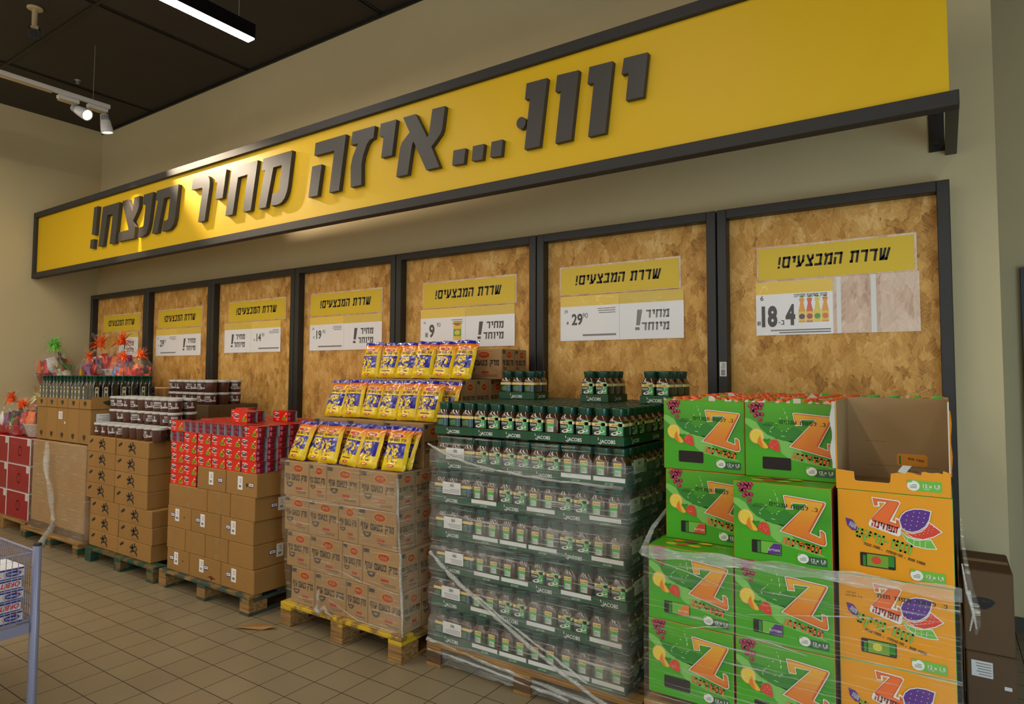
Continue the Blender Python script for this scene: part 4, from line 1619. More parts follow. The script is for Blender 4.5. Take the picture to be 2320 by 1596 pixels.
for sgn in (-1, 1):
    b.frame((0, sgn * PD / 2, 0), (-sgn, 0, 0), (0, 0, 1))
    b.ell(-0.046, 0.047, 0.021, 0.016, 'logo_slate', 1, 14)
    b.poly([(-0.068, 0.056), (-0.052, 0.062), (-0.036, 0.058), (-0.012, 0.055), (-0.012, 0.059), (-0.03, 0.063), (-0.052, 0.067), (-0.07, 0.061)], 'white', 2)
    b.poly([(-0.06, 0.046), (-0.05, 0.055), (-0.034, 0.052), (-0.036, 0.048), (-0.048, 0.048)], 'white', 2)
    b.rect(-0.07, 0.027, -0.01, 0.0305, 'white', 1)
    b.rect(-0.075, 0.034, -0.064, 0.039, 'white', 1)
    b.rect(-0.05, 0.014, -0.016, 0.0155, 'white', 1)
    b.rect(-0.045, 0.0085, -0.02, 0.01, 'white', 1)
    b.ell(-0.034, 0.0205, 0.0022, 0.003, 'white', 1, 6)
    b.ell(0.042, 0.03, 0.017, 0.012, 'olive_green', 1, 10, 0.5)
    b.ell(0.06, 0.019, 0.02, 0.010, 'olive_yellow', 1, 12)
    b.ell(0.061, 0.0195, 0.012, 0.006, 'olive_brown', 2, 10)
    b.ell(0.033, 0.017, 0.010, 0.011, 'olive_green', 2, 10)
    b.ell(0.05, 0.042, 0.010, 0.006, 'olive_yellow', 2, 8, 1.0)
    b.rect(0.05, 0.045, 0.052, 0.07, 'olive_brown', 1)
    b.poly([(0.055, 0.052), (0.078, 0.055), (0.066, 0.064)], 'white', 2)
b.frame((0, 0, PH), (1, 0, 0), (0, 1, 0))
b.rect(-0.05, -0.02, 0.05, 0.02, 'olive_brown', 1)
b.ell(0.0, 0.0, 0.02, 0.012, 'logo_slate', 2, 12)
pack = b.build('can_pack')
for q, x in enumerate((-0.0415, 0.0415)):
    for lv in range(2):
        c = MB()
        z0 = 0.0022 + lv * 0.0362
        c.lathe([(0.037, z0), (0.0395, z0 + 0.002), (0.0395, z0 + 0.0335), (0.037, z0 + 0.0355)], ['can_crimson', 'can_crimson', 'can_crimson'], 18, cx=x)
        sx = -1 if x < 0 else 1
        for aa, mm in ((-60, 'can_pink'), (20, 'can_blue')):
            for s in range(3):
                t0 = radians(aa + s * 12) + (0 if sx > 0 else pi)
                t1 = t0 + radians(12)
                c.face([(x + 0.0398 * cos(t0), 0.0398 * sin(t0), z0 + 0.006), (x + 0.0398 * cos(t1), 0.0398 * sin(t1), z0 + 0.006), (x + 0.0398 * cos(t1), 0.0398 * sin(t1), z0 + 0.03), (x + 0.0398 * cos(t0), 0.0398 * sin(t0), z0 + 0.03)], mm)
        c.build('can', pack)
pz = Z5 + HT + 0.001


def put_pack(x, y, z, label, turn=False):
    put(pack, (x, y, z), label, 'can pack', 'red four-can packs', (0, 0, (pi / 2 if turn else 0) + random.uniform(-0.03, 0.03)))


PP = PH + 0.001
for lv in range(2):
    for q in range(2):
        for back in range(2):
            put_pack(-4.722 + q * 0.172, 2.665 + back * 0.088, Z5 + lv * PP, 'red can pack in the pair beside the top cartons, %s up, %s along, %s row' % (ORD[lv], ORD[q], ORD[back]))
for lv in range(3):
    z = pz + lv * PP
    for q in range(6):
        x = -4.72 + q * 0.1735 + random.uniform(-0.003, 0.003) + (0.008 if lv == 0 else 0)
        if lv == 2 and q == 0:
            for e in range(2):
                put_pack(-4.768 + e * 0.0875, 2.70, z, 'red can pack showing its can ends, third level, %s from the tubs' % ORD[e], True)
            continue
        put_pack(x, 2.66, z, 'red can pack facing out, %s level over the cartons, %s from the tubs' % (ORD[lv], ORD[q]))
    for back in range(1, 8):
        for q in (5, ):
            put_pack(-4.72 + q * 0.1735 + random.uniform(-0.003, 0.003), 2.66 + 0.0865 * back + (0.045 if lv == 2 and back == 0 else 0), z, 'red can pack at the outer end, %s level, %s row back' % (ORD[lv], ORD[back]))
z = pz + 3 * PP
put_pack(-4.73, 2.66, z, 'red can pack facing out at the end of the level of can ends')
for e in range(9):
    put_pack(-4.60 + e * 0.0855, 2.70, z, 'red can pack end-on in the top full level, %s from the tubs' % ORD[e], True)
put_pack(-3.842 + 0.0, 2.664, z, 'red can pack facing out at the outer corner of the top full level')
for back in range(1, 8):
    for q in range(6):
        if back == 1 and q < 5:
            continue
        put_pack(-4.71 + q * 0.1725, 2.664 + 0.0865 * back + (0.04 if q < 5 else 0.0), z, 'red can pack seen from above, %s row back, %s from the tubs' % (ORD[back], ORD[q]))
z = pz + 4 * PP
put_pack(-4.42, 2.95, z, 'loose red can pack on the very top, furthest from the soup bags')
put_pack(-4.235, 2.91, z, 'loose red can pack on the very top, in the middle')
put_pack(-4.165, 2.80, z, 'loose red can pack on the very top, nearest the aisle')
put_pack(-4.05, 3.05, z, 'loose red can pack on the very top, nearest the soup bags')
put_pack(-4.60, 3.1, z, 'lone red can pack lying low near the brown carton')

# ------------------------------------------------------------------ soup powder cartons in film
def soup_face(b, w, h, faint=0.0):
    """red oval badge, the words, a bowl, a red bar and small print"""
    s = min(1.0, w / 0.24)
    dk, rd = 'print_slate', 'print_red'
    b.rect(-w / 2 + 0.008, h - 0.03, -w / 2 + 0.008 + 0.045 * s, h - 0.008, dk, 1)
    b.ell(0.02 * s, h * 0.81, 0.050 * s, 0.026, 'print_gold', 1, 22)
    b.ell(0.02 * s, h * 0.81, 0.045 * s, 0.022, rd, 2, 22)
    b.heb('אסמ', 0.02 * s, h * 0.785, 0.013, 'print_gold', 3, t=0.2, align='c', fit=0.05 * s)
    b.heb('מרק בטעם עוף', 0.0, h * 0.46, 0.036, dk, 1, t=0.24, align='c', fit=w * 0.86)
    cx, cz, cr = -w * 0.26, h * 0.40, 0.034 * s
    b.poly([(cx + cr * cos(pi + pi * i / 10), cz + cr * 1.0 * sin(pi + pi * i / 10)) for i in range(11)], dk, 1)
    b.poly([(cx + cr * 0.5 * cos(pi + pi * i / 10), cz - 0.008 + cr * 0.35 * sin(pi + pi * i / 10)) for i in range(11)], 'kraft_pale', 2)
    b.rect(0.0, h * 0.2, 0.06 * s, h * 0.27, rd, 1)
    b.lines(-0.02, h * 0.09, w * 0.4, h * 0.17, 2, dk, 1, 3, 0.35)


def soup_carton(x0, x1, y0, d, z, h, label, side=False):
    w = x1 - x0
    b = carton_mb(w, d, h, 'kraft_pale', 0.004)
    b.frame((0, -d / 2, 0), (1, 0, 0), (0, 0, 1))
    soup_face(b, w, h)
    if side:
        for s0 in (-d / 4, d / 4):
            b.frame((w / 2, s0, 0), (0, 1, 0), (0, 0, 1))
            soup_face(b, d / 2 - 0.01, h)
        b.frame((w / 2, 0, 0), (0, 1, 0), (0, 0, 1))
        b.rect(-0.0015, 0, 0.0015, h, 'seam', 1)
    o = b.build('soup_carton', None, ((x0 + x1) / 2, y0 + d / 2, z))
    tag(o, label, 'box', 'soup powder cartons')


SR = [[-3.445, -3.222, -2.945, -2.766, -2.492], [-3.495, -3.272, -2.983, -2.813, -2.515], [-3.525, -3.291, -3.022, -2.853, -2.545], [-3.538, -3.297, -3.133, -2.847, -2.55]]
SH = 0.2165
for r in range(4):
    z = 0.1415 + r * (SH + 0.0008)
    for i in range(4):
        soup_carton(SR[r][i] + 0.002, SR[r][i + 1] - 0.002, 2.665, 0.3, z, SH, 'soup carton in film, %s layer up, %s from the red packs' % (ORD[r], ORD[i]), i == 3)
    for back in range(2):
        for i in range(3):
            w = (SR[r][4] - SR[r][0]) / 3
            soup_carton(SR[r][0] + w * i + 0.002, SR[r][0] + w * (i + 1) - 0.002, 2.97 + back * 0.39, 0.385, z, SH, 'soup carton behind, %s layer, %s row back, %s along' % (ORD[r], ORD[back + 1], ORD[i]), i == 2)
Z1 = 0.1415 + 4 * (SH + 0.0008)
for back in range(3):
    for i in range(3):
        x0 = -3.53 + 0.325 * i
        soup_carton(x0, x0 + 0.322, 2.89 + back * 0.3, 0.297, Z1, 0.262, 'carton in the shelf under the middle bag tier, %s row back, %s along' % (ORD[back], ORD[i]), i == 2)
Z2 = Z1 + 0.263
for back in range(2):
    for i in range(3):
        x0 = -3.46 + 0.325 * i
        soup_carton(x0, x0 + 0.322, 3.16 + back * 0.3, 0.297, Z2, 0.258, 'carton in the shelf under the top bag tier, %s row back, %s along' % (ORD[back], ORD[i]), i == 2)
Z3 = Z2 + 0.259
for i in range(3):
    x0 = -3.40 + 0.34 * i
    soup_carton(x0, x0 + 0.325, 3.46, 0.3, Z3, 0.2, 'topmost soup carton behind the bags, %s from the tub side' % ORD[i], i == 2)

fo = empty('stretch_film', (-3.03, 2.6, 0.14))
tag(fo, 'glinting stretch film round the soup powder cartons, torn at its foot', 'film', 'stretch film on the pallets')
off = Vector((3.03, -2.6, -0.14))
b = MB()
rnd = random.Random(21)
nz, nx = 17, 26
grid = []
for j in range(nz + 1):
    t = j / nz
    z = 0.105 + (Z1 + 0.012 - 0.105) * t
    xl = -3.455 + (-0.095) * min(1, t * 1.2) - 0.006
    xr = -2.478 - 0.062 * t
    seam_in = 0.006 * cos((z - 0.1415) / (SH + 0.0008) * 2 * pi)
    row = []
    for x, y, a, c in [(xl, 3.7 - 0.35 * i, -1, 0) for i in range(3)] + [(xl + (xr - xl) * i / nx, 2.652, 0, -1) for i in range(nx + 1)] + [(xr, 2.652 + 0.15 * i, 1, 0) for i in range(1, 8)]:
        dd = rnd.uniform(-0.003, 0.003) + seam_in * 0.8
        row.append((x + a * dd, y + c * (0.002 + dd), z + rnd.uniform(-0.007, 0.007)))
    grid.append(row)
base = len(b.v)
m_ = len(grid[0])
for row in grid:
    b.v.extend(row)
for j in range(nz):
    for i in range(m_ - 1):
        if j == 0 and 11 <= i <= 13:
            continue
        b.f.append((base + j * m_ + i, base + j * m_ + i + 1, base + (j + 1) * m_ + i + 1, base + (j + 1) * m_ + i))
        b.m.append('film_brown')
        b.s.append(True)
sub(b, 'film_wrap', fo, off)
b = MB()
b.tube([(-3.16, 2.645, 0.27), (-3.15, 2.628, 0.235), (-3.13, 2.622, 0.2), (-3.16, 2.625, 0.165), (-3.12, 2.61, 0.15), (-3.08, 2.622, 0.19), (-3.06, 2.622, 0.16), (-3.02, 2.63, 0.145)], [0.006, 0.012, 0.01, 0.016, 0.012, 0.014, 0.01, 0.004], 'film_rope', 6)
sub(b, 'torn_shred', fo, off)
for pts in ([(-3.5, 2.64, 0.79), (-3.2, 2.635, 0.785), (-2.9, 2.636, 0.792), (-2.53, 2.638, 0.80)], [(-2.99, 2.635, 0.42), (-2.8, 2.633, 0.385), (-2.5, 2.635, 0.365)], [(-3.05, 2.63, 0.235), (-2.8, 2.622, 0.17), (-2.5, 2.628, 0.165)]):
    b = MB()
    b.tube(pts, [0.001] + [0.003] * (len(pts) - 2) + [0.0015], 'film_rope', 5)
    sub(b, 'film_crease', fo, off)
b = MB()
b.tube([(-2.475 - 0.062 * (i / 14) + random.uniform(-.004, .004), 2.65 + random.uniform(-.004, .004), 0.12 + i * 0.062) for i in range(15)], [random.uniform(0.004, 0.009) for i in range(15)], 'film_rope', 5)
sub(b, 'film_crease', fo, off)
# scrap of cardboard on the floor by this pallet
b = MB()
b.face([(-3.66, 2.42, 0.012), (-3.5, 2.5, 0.004), (-3.44, 2.56, 0.02), (-3.6, 2.55, 0.006)], 'kraft')
b.face([(-3.6, 2.55, 0.004), (-3.44, 2.56, 0.018), (-3.5, 2.5, 0.002), (-3.66, 2.42, 0.01)], 'kraft')
o = b.build('cardboard_scrap')
tag(o, 'torn scrap of brown cardboard on the floor tiles beside the yellow-edged pallet', 'scrap')

# ------------------------------------------------------------------ soup bags: glossy pillow pouches
mat('pouch_blue', (40, 34, 150), 0.22, coat=0.4)
mat('pouch_yellow', (240, 202, 14), 0.22, coat=0.4)
mat('pouch_red', (200, 36, 30), 0.25)
mat('pouch_brown', (92, 44, 30), 0.4)
mat('pouch_cream', (240, 224, 190), 0.3)


def pouch_mat():
    m, nt, p, N, L = nodes_of('pouch_front', 0.2)
    p.inputs['Coat Weight'].default_value = 0.5
    p.inputs['Coat Roughness'].default_value = 0.08
    tc = N('ShaderNodeTexCoord')
    sp = N('ShaderNodeSeparateXYZ')
    L(tc.outputs['Object'], sp.inputs[0])
    mr = N('ShaderNodeMapRange')
    mr.inputs['From Min'].default_value = 0.0
    mr.inputs['From Max'].default_value = 0.25
    L(sp.outputs['Z'], mr.inputs['Value'])
    rp = ramp(N, [(0.0, (242, 206, 14)), (0.62, (242, 204, 14)), (0.80, (238, 150, 24)), (0.89, (222, 92, 30)), (0.90, (38, 32, 150)), (1.0, (38, 32, 150))])
    L(mr.outputs[0], rp.inputs['Fac'])
    L(rp.outputs[0], p.inputs['Base Color'])
    nz = N('ShaderNodeTexNoise', Scale=16.0, Detail=3.0)
    L(tc.outputs['Object'], nz.inputs['Vector'])
    b = N('ShaderNodeBump', Strength=0.5, Distance=0.012)
    L(nz.outputs['Fac'], b.inputs['Height'])
    L(b.outputs[0], p.inputs['Normal'])


pouch_mat()


def make_pouch(seed):
    rnd = random.Random(seed)
    BW, BH, BT = 0.15, 0.245, 0.026
    b = MB()
    nx, nz = 12, 16
    ph = [rnd.uniform(0, 6) for _ in range(4)]

    def depth(u, v):
        """half thickness of the filled pouch at u, v in 0..1"""
        e = (max(0.0, 1 - abs(2 * u - 1) ** 3.0)) ** 0.6
        s = 1.0
        if v < 0.05:
            s = v / 0.05
        elif v > 0.80:
            s = max(0.0, (0.93 - v) / 0.13) if v < 0.93 else 0.0
        return BT * e * (s ** 0.6) * (1.12 - 0.35 * v) + 0.0012

    def half(v):
        w = BW / 2
        if v > 0.8:
            w *= 1.0 + 0.04 * (v - 0.8) / 0.2
        elif v > 0.05:
            w *= 0.965
        return w

    def P(u, v, sgn):
        w = half(v)
        x = (2 * u - 1) * w
        wr = 0.0022 * sin(u * 11 + ph[0] + v * 6) * sin(v * 15 + ph[1]) + 0.0015 * sin(u * 23 + ph[2])
        if v > 0.86:
            wr += 0.006 * sin(u * 9 + ph[3]) * (v - 0.86) / 0.14
        return Vector((x, sgn * depth(u, v) + wr + 0.008 * sin(v * 3 + ph[1]) * v, v * BH))
    for sgn in (-1, 1):
        base = len(b.v)
        for j in range(nz + 1):
            for i in range(nx + 1):
                b.v.append(tuple(P(i / nx, j / nz, sgn)))
        for j in range(nz):
            for i in range(nx):
                q = (base + j * (nx + 1) + i, base + j * (nx + 1) + i + 1, base + (j + 1) * (nx + 1) + i + 1, base + (j + 1) * (nx + 1) + i)
                b.f.append(q if sgn < 0 else tuple(reversed(q)))
                b.m.append('pouch_front')
                b.s.append(True)
    # bottom seal strip
    b.face([P(0, 0.0, -1) + Vector((0, -0.001, 0.0)), P(1, 0.0, -1) + Vector((0, -0.001, 0)), P(1, 0.035, -1) + Vector((0, -0.002, 0)), P(0, 0.035, -1) + Vector((0, -0.002, 0))], 'pouch_blue')
    o = b.build('soup_bag')
    # printed artwork follows the bulge of the front
    d = MB()
    d.frame((0, 0, 0), (1, 0, 0), (0, 0, 1))

    def at(a, c, k):
        p = P(a, c, -1)
        p.y -= 0.0009 * k + 0.0006
        return p
    d.at = at
    d.su, d.sv = BW, BH

    def strip(a0, a1, c0, c1, mt, k=1, n=7, m=5):
        for i in range(n):
            for j in range(m):
                d.rect(a0 + (a1 - a0) * i / n, c0 + (c1 - c0) * j / m, a0 + (a1 - a0) * (i + 1) / n, c0 + (c1 - c0) * (j + 1) / m, mt, k)
    strip(0.1, 0.9, 0.27, 0.6, 'pouch_blue')
    rr = random.Random(seed + 4)
    for q in range(20):
        d.ell(0.18 + rr.random() * 0.55, 0.23 + rr.random() * 0.30, 0.095, 0.03, 'pouch_yellow', 2, 8, rr.uniform(-1, 1))
    for q in range(16):
        d.ell(0.2 + rr.random() * 0.5, 0.24 + rr.random() * 0.26, 0.055, 0.008, 'pouch_blue', 3, 7, rr.uniform(-1, 1))
    d.ell(0.45, 0.545, 0.2, 0.03, 'pouch_yellow', 2, 14)
    d.rect(0.28, 0.56, 0.62, 0.57, 'pouch_blue', 3)
    d.ell(0.5, 0.76, 0.27, 0.052, 'pouch_cream', 1, 18)
    d.ell(0.5, 0.76, 0.245, 0.042, 'pouch_red', 2, 18)
    d.heb('אסמ', 0.5, 0.735, 0.011, 'pouch_cream', 3, align='c', fit=0.042)
    d.heb('מרק בטעם עוף', 0.52, 0.635, 0.0155, 'pouch_brown', 1, align='c', fit=0.105, t=0.22)
    d.lines(0.3, 0.155, 0.7, 0.195, 1, 'pouch_brown', 1, 2, 0.6)
    d.ell(0.5, 0.085, 0.15, 0.03, 'pouch_red', 1, 14)
    d.ell(0.5, 0.085, 0.09, 0.012, 'pouch_cream', 2, 10)
    d.build('printed_artwork', o)
    return o


pouches = [make_pouch(s) for s in (1, 2, 3)]
TIERN = ('lowest', 'middle', 'top')


def bags(tier, xs, y, z, lean, second):
    names = {}
    for i, (x, dy, yaw, roll) in enumerate(xs):
        put(pouches[(i + tier) % 3], (x, y + dy, z), 'yellow and blue soup bag, %s tier front row, %s from the red packs' % (TIERN[tier], ORD[i]), 'bag', 'soup powder bags',
            (-radians(lean) + random.uniform(-0.04, 0.04), roll, yaw), (1.13, 1.1, 1.06))
    for i, (x, dy) in enumerate(second):
        put(pouches[(i + tier + 1) % 3], (x, y + dy, z), 'yellow and blue soup bag, %s tier behind the front row, %s from the red packs' % (TIERN[tier], ORD[i]), 'bag', 'soup powder bags',
            (-radians(lean) + random.uniform(-0.04, 0.02), random.uniform(-0.03, 0.03), random.uniform(-0.1, 0.1)), (1.1, 1.0, 1.04))


R_ = random.Random(3)
bags(0, [(x, dy, R_.uniform(-0.1, 0.12), R_.uniform(-0.04, 0.06)) for x, dy in ((-3.455, -0.02), (-3.315, 0.014), (-3.165, -0.02), (-2.985, -0.015), (-2.815, -0.025), (-2.62, -0.01))], 2.715, Z1 + 0.004, 19,
     [(-3.42, 0.056), (-3.26, 0.058), (-3.10, 0.056), (-2.94, 0.058), (-2.78, 0.056), (-2.62, 0.06)])
bags(1, [(x, dy, R_.uniform(-0.1, 0.12), R_.uniform(-0.03, 0.05)) for x, dy in ((-3.44, -0.01), (-3.275, 0.0), (-3.11, 0.005), (-2.945, -0.01), (-2.78, 0.0), (-2.615, -0.005))], 2.985, Z1 + 0.267, 17,
     [(-3.38, 0.075), (-3.21, 0.08), (-3.04, 0.078), (-2.88, 0.08), (-2.71, 0.076), (-2.56, 0.084)])
bags(2, [(x, dy, R_.uniform(-0.1, 0.12), R_.uniform(-0.03, 0.05)) for x, dy in ((-3.375, -0.01), (-3.215, 0.0), (-3.055, 0.0), (-2.89, -0.015), (-2.73, 0.0), (-2.565, 0.0))], 3.25, Z2 + 0.262, 15,
     [(-3.30, 0.075), (-3.13, 0.08), (-2.97, 0.078), (-2.81, 0.08), (-2.64, 0.08)])

# ------------------------------------------------------------------ coffee jars on trays
mat('coffee_glass', (74, 44, 24), 0.12, coat=0.9, spec=0.6, noise=0.12, nscale=120)
mat('jar_cap', (12, 66, 48), 0.28, coat=0.3)
mat('cap_foil', (150, 140, 70), 0.3)
mat('coffee_dark_green', (14, 52, 34), 0.3, coat=0.4)
mat('coffee_green', (62, 172, 78), 0.3, coat=0.4)
mat('coffee_mint', (140, 206, 150), 0.3, coat=0.4)
mat('coffee_band', (238, 204, 120), 0.3, coat=0.4)
mat('coffee_band_pale', (240, 222, 160), 0.3, coat=0.4)
mat('coffee_gold', (212, 160, 44), 0.35)
mat('cup_white', (232, 232, 226), 0.3)
mat('cup_brown', (74, 36, 30), 0.3)
mat('tray_green', (16, 76, 46), 0.5)
mat('tray_dark', (10, 48, 32), 0.6)
mat('painted_blue_glint', (70, 110, 150), 0.3, coat=0.4)

JW = 0.0388


def jar(kind):
    b = MB()
    rr = 0.013
    b.rings([sq(JW - 0.003, 0, rr, 4), sq(JW, 0.005, rr, 4), sq(JW, 0.106, rr, 4), sq(JW * 0.95, 0.115, rr, 4), sq(JW * 0.78, 0.13, 0.018, 4), sq(JW * 0.74, 0.135, 0.022, 4)], 'coffee_glass')
    o = b.build('coffee_jar')
    b = MB()
    b.lathe([(0.0325, 0.1325), (0.0335, 0.136), (0.0375, 0.164), (0.0375, 0.168), (0.035, 0.1705), (0.0, 0.1705)], 'jar_cap', 20, cap0=False, cap1=False)
    b.frame((0, 0, 0.1705), (1, 0, 0), (0, 1, 0))
    b.ell(0, 0, 0.022, 0.022, 'cap_foil', 1, 14)
    b.ell(0, 0, 0.019, 0.019, 'jar_cap', 2, 14)
    b.rect(-0.012, -0.004, 0.012, 0.004, 'cap_foil', 3)
    b.build('cap', o)
    b = MB()
    lo, hi = (0.044, 0.116)
    if kind != 'side':
        # label sleeve all the way round
        b.rings([sq(JW + 0.0004, lo, rr, 4), sq(JW + 0.0004, hi - 0.03, rr, 4), sq(JW + 0.0004, hi - 0.016, rr, 4)], ['coffee_dark_green', 'coffee_band_pale'], False, False)
    b.frame((0, -JW - 0.0005, 0), (1, 0, 0), (0, 0, 1), 1, 1, 0.0002)
    f = JW - 0.006
    if kind == 'front':
        b.rect(-f, hi - 0.0302, f, hi - 0.0158, 'coffee_band', 1)
        b.rect(f - 0.02, hi - 0.0302, f, hi - 0.0158, 'coffee_gold', 1)
        b.poly([(-0.004, hi - 0.0158), (f, hi - 0.0158), (f, hi - 0.009), (-0.006, hi - 0.008)], 'coffee_mint', 1)
        b.poly([(-f, hi - 0.0158), (-0.004, hi - 0.0158), (-0.006, hi - 0.008), (-f, hi - 0.011)], 'coffee_dark_green', 1)
        b.poly([(0.006, hi - 0.0302), (f, hi - 0.0302), (f, lo), (-0.012, lo), (-0.002, lo + 0.018), (0.012, lo + 0.028)], 'coffee_green', 1)
        b.poly([(0.010, hi - 0.0302), (0.015, hi - 0.0302), (0.018, lo + 0.032), (0.0, lo + 0.017), (-0.008, lo + 0.012), (0.011, lo + 0.03)], 'coffee_mint', 2)
        b.lat('JACOBS', 0.0, hi - 0.0268, 0.0075, 'ink', 3, bold=0.015, align='c', fit=0.04)
        b.lat('Krönung', -f + 0.002, lo + 0.0285, 0.0082, 'cup_white', 2, bold=0.02, fit=0.035)
        b.rect(-f + 0.002, lo + 0.0245, -f + 0.034, lo + 0.0253, 'cup_white', 2)
        for cx, cz, s in ((0.017, lo + 0.016, 0.75), (-0.006, lo + 0.0085, 1.0)):
            b.ell(cx, cz, 0.018 * s, 0.0075 * s, 'cup_white', 4, 16, 0.15)
            b.ell(cx, cz + 0.0012, 0.010 * s, 0.0038 * s, 'cup_brown', 5, 14, 0.15)
    elif kind == 'back':
        b.rect(-f, hi - 0.0302, f, hi - 0.0158, 'coffee_band', 1)
        b.rect(f - 0.014, lo, f, hi - 0.0302, 'painted_blue_glint', 1)  # cool edge glint painted on as a strip of label colour
        b.lines(-f + 0.004, lo + 0.006, 0.012, hi - 0.036, 7, 'coffee_mint', 1, 5, 0.25)
    else:
        b.rect(-0.022, lo, 0.018, hi - 0.03, 'coffee_green', 1)
        b.rect(-0.022, hi - 0.03, 0.018, hi - 0.012, 'coffee_band', 1)
        b.lat('JACOBS', -0.002, hi - 0.0255, 0.008, 'ink', 2, bold=0.015, align='c', fit=0.034)
        b.barcode(-0.014, lo + 0.002, 0.013, lo + 0.026, 'ink', 'white', 2, 7)
        b.frame((JW + 0.0005, 0, 0), (0, 1, 0), (0, 0, 1), 1, 1, 0.0002)
        b.rect(-0.02, lo, 0.02, hi - 0.012, 'coffee_dark_green', 1)
    b.build('label', o)
    return o


JAR = {k: jar(k) for k in ('front', 'back', 'side')}
JP = 0.0868


def tray(nx, ny, style, low=0.042):
    """open card tray holding nx by ny jars; style: text / sticker / plain"""
    w, d, t = nx * JP - 0.001, ny * JP - 0.001, 0.002
    b = MB()
    b.box(-w / 2, w / 2, -d / 2, d / 2, 0, t, 'tray_dark')
    b.box(-w / 2, w / 2, -d / 2, -d / 2 + t, t, low, 'tray_green')
    b.box(-w / 2, w / 2, d / 2 - t, d / 2, t, low, 'tray_green')
    b.box(-w / 2, -w / 2 + t, -d / 2 + t, d / 2 - t, t, low, 'tray_green')
    b.box(w / 2 - t, w / 2, -d / 2 + t, d / 2 - t, t, low, 'tray_green')
    for fr, ww in (((0, -d / 2, 0), w), ((w / 2, 0, 0), d), ((0, d / 2, 0), w)):
        u = (1, 0, 0) if fr[1] < 0 else ((0, 1, 0) if fr[0] > 0 else (-1, 0, 0))
        b.frame(fr, u, (0, 0, 1))
        if style == 'sticker' and fr[1] < 0:
            b.rect(-ww / 2 + 0.006, low - 0.022, ww / 2 - 0.006, low - 0.002, 'paper', 1)
            b.lat('JACOBS', 0.0, 0.006, 0.009, 'coffee_mint', 1, align='c', fit=0.045)
        else:
            b.lat('JACOBS', 0.004, 0.009, 0.017, 'white', 1, bold=0.012, align='c', fit=0.078)
            b.poly([(-0.044, 0.009), (-0.036, 0.006), (-0.034, 0.009), (-0.041, 0.012)], 'white', 1)
            b.poly([(-0.044, 0.022), (-0.041, 0.022), (-0.043, 0.036), (-0.046, 0.03)], 'white', 1)
    return b


TRAYS = {}


def put_tray(key, loc, label, rz=0.0):
    if key not in TRAYS:
        TRAYS[key] = tray(*key).build('coffee_tray')
    return put(TRAYS[key], loc, label, 'tray', 'green card coffee trays', (0, 0, rz))


LH = 0.1855
KX0, KY0 = -2.352, 2.752
LAYN = ['top open', 'second', 'third', 'fourth', 'fifth', 'sixth', 'lowest']
TSTY = [['text'] * 5, ['text', 'text', 'text', 'sticker', 'sticker'], ['sticker', 'text', 'sticker', 'text', 'sticker'], ['sticker', 'sticker', 'sticker', 'text', 'sticker'],
        ['sticker', 'sticker', 'text', 'sticker', 'text'], ['sticker', 'text', 'sticker', 'text', 'sticker'], ['sticker', 'sticker', 'sticker', 'sticker', 'sticker']]
stuff = MB()
for lay in range(7):
    z = 0.1265 + (6 - lay) * LH
    sh = (0.012 * sin(lay * 2.1)) if lay else 0.0
    x0 = KX0 + sh
    # left column: trays turned a quarter, three jars along the front
    depth_rows = 6 if lay == 0 else 2
    for row in range(depth_rows):
        lab = 'coffee tray turned sideways at the soup end, %s layer, %s row back' % (LAYN[lay], ORD[row])
        put_tray((3, 2, 'text'), (x0 + 1.5 * JP, KY0 + (row * 2 + 1) * JP, z), lab)
    for q in range(5):
        for row in range(4 if lay == 0 else 1):
            put_tray((2, 3, TSTY[lay][q]), (x0 + (3 + q * 2 + 1) * JP, KY0 + (row * 3 + 1.5) * JP, z), 'coffee tray, %s layer, %s from the soup end, %s row back' % (LAYN[lay], ORD[q + 1], ORD[row]))
        if lay and q == 4:
            for row in range(1, 3):
                put_tray((2, 3, 'text'), (x0 + (3 + q * 2 + 1) * JP, KY0 + (row * 3 + 1.5) * JP, z), 'coffee tray on the juice side, %s layer, %s row back' % (LAYN[lay], ORD[row]))
    jz = z + 0.0025
    for row in range(12):
        for cidx in range(13):
            x = x0 + (cidx + 0.5) * JP
            y = KY0 + (row + 0.5) * JP
            edge = cidx == 12
            if lay > 0 and row > 0 and not (edge and row < 6):
                if (row == 1 or cidx == 11) and row < 7:
                    stuff.box(x - 0.037, x + 0.037, y - 0.037, y + 0.037, jz, jz + 0.13, 'coffee_glass')
                continue
            rot = 0.0
            if cidx < 3:
                kind = 'back'
            elif lay == 0:
                kind = 'front'
                if row == 0 and cidx == 8:
                    kind = 'side'
            else:
                kind = 'front' if TSTY[lay][(cidx - 3) // 2] == 'text' else 'side'
            if row > 0:
                kind = 'front' if (row + cidx) % 3 else 'back'
                rot = pi / 2 if edge else 0.0
            lab = 'coffee jar, %s layer, %s row back, %s along from the soup end' % (LAYN[lay], ORD[row], ORD[cidx])
            if row == 11 and cidx < 12 or (row == 10 and cidx < 6):
                # beyond three hundred jars: the furthest back of the top layer in one mesh
                stuff.rings([[(x + px, y + py, jz + pz) for px, py, pz in rg] for rg in (sq(JW, 0.004, 0.013, 4), sq(JW, 0.104, 0.013, 4), sq(JW * 0.74, 0.132, 0.02, 4))], 'coffee_glass')
                stuff.lathe([(0.0335, jz + 0.133), (0.0375, jz + 0.164), (0.035, jz + 0.1705)], 'jar_cap', 14, cx=x, cy=y)
                continue
            put(JAR[kind], (x, y, jz), lab, 'jar', 'coffee jars', (0, 0, rot))
st = stuff.build('coffee_jars')
st['kind'] = 'stuff'
st['label'] = 'further coffee jars packed behind the front rows'
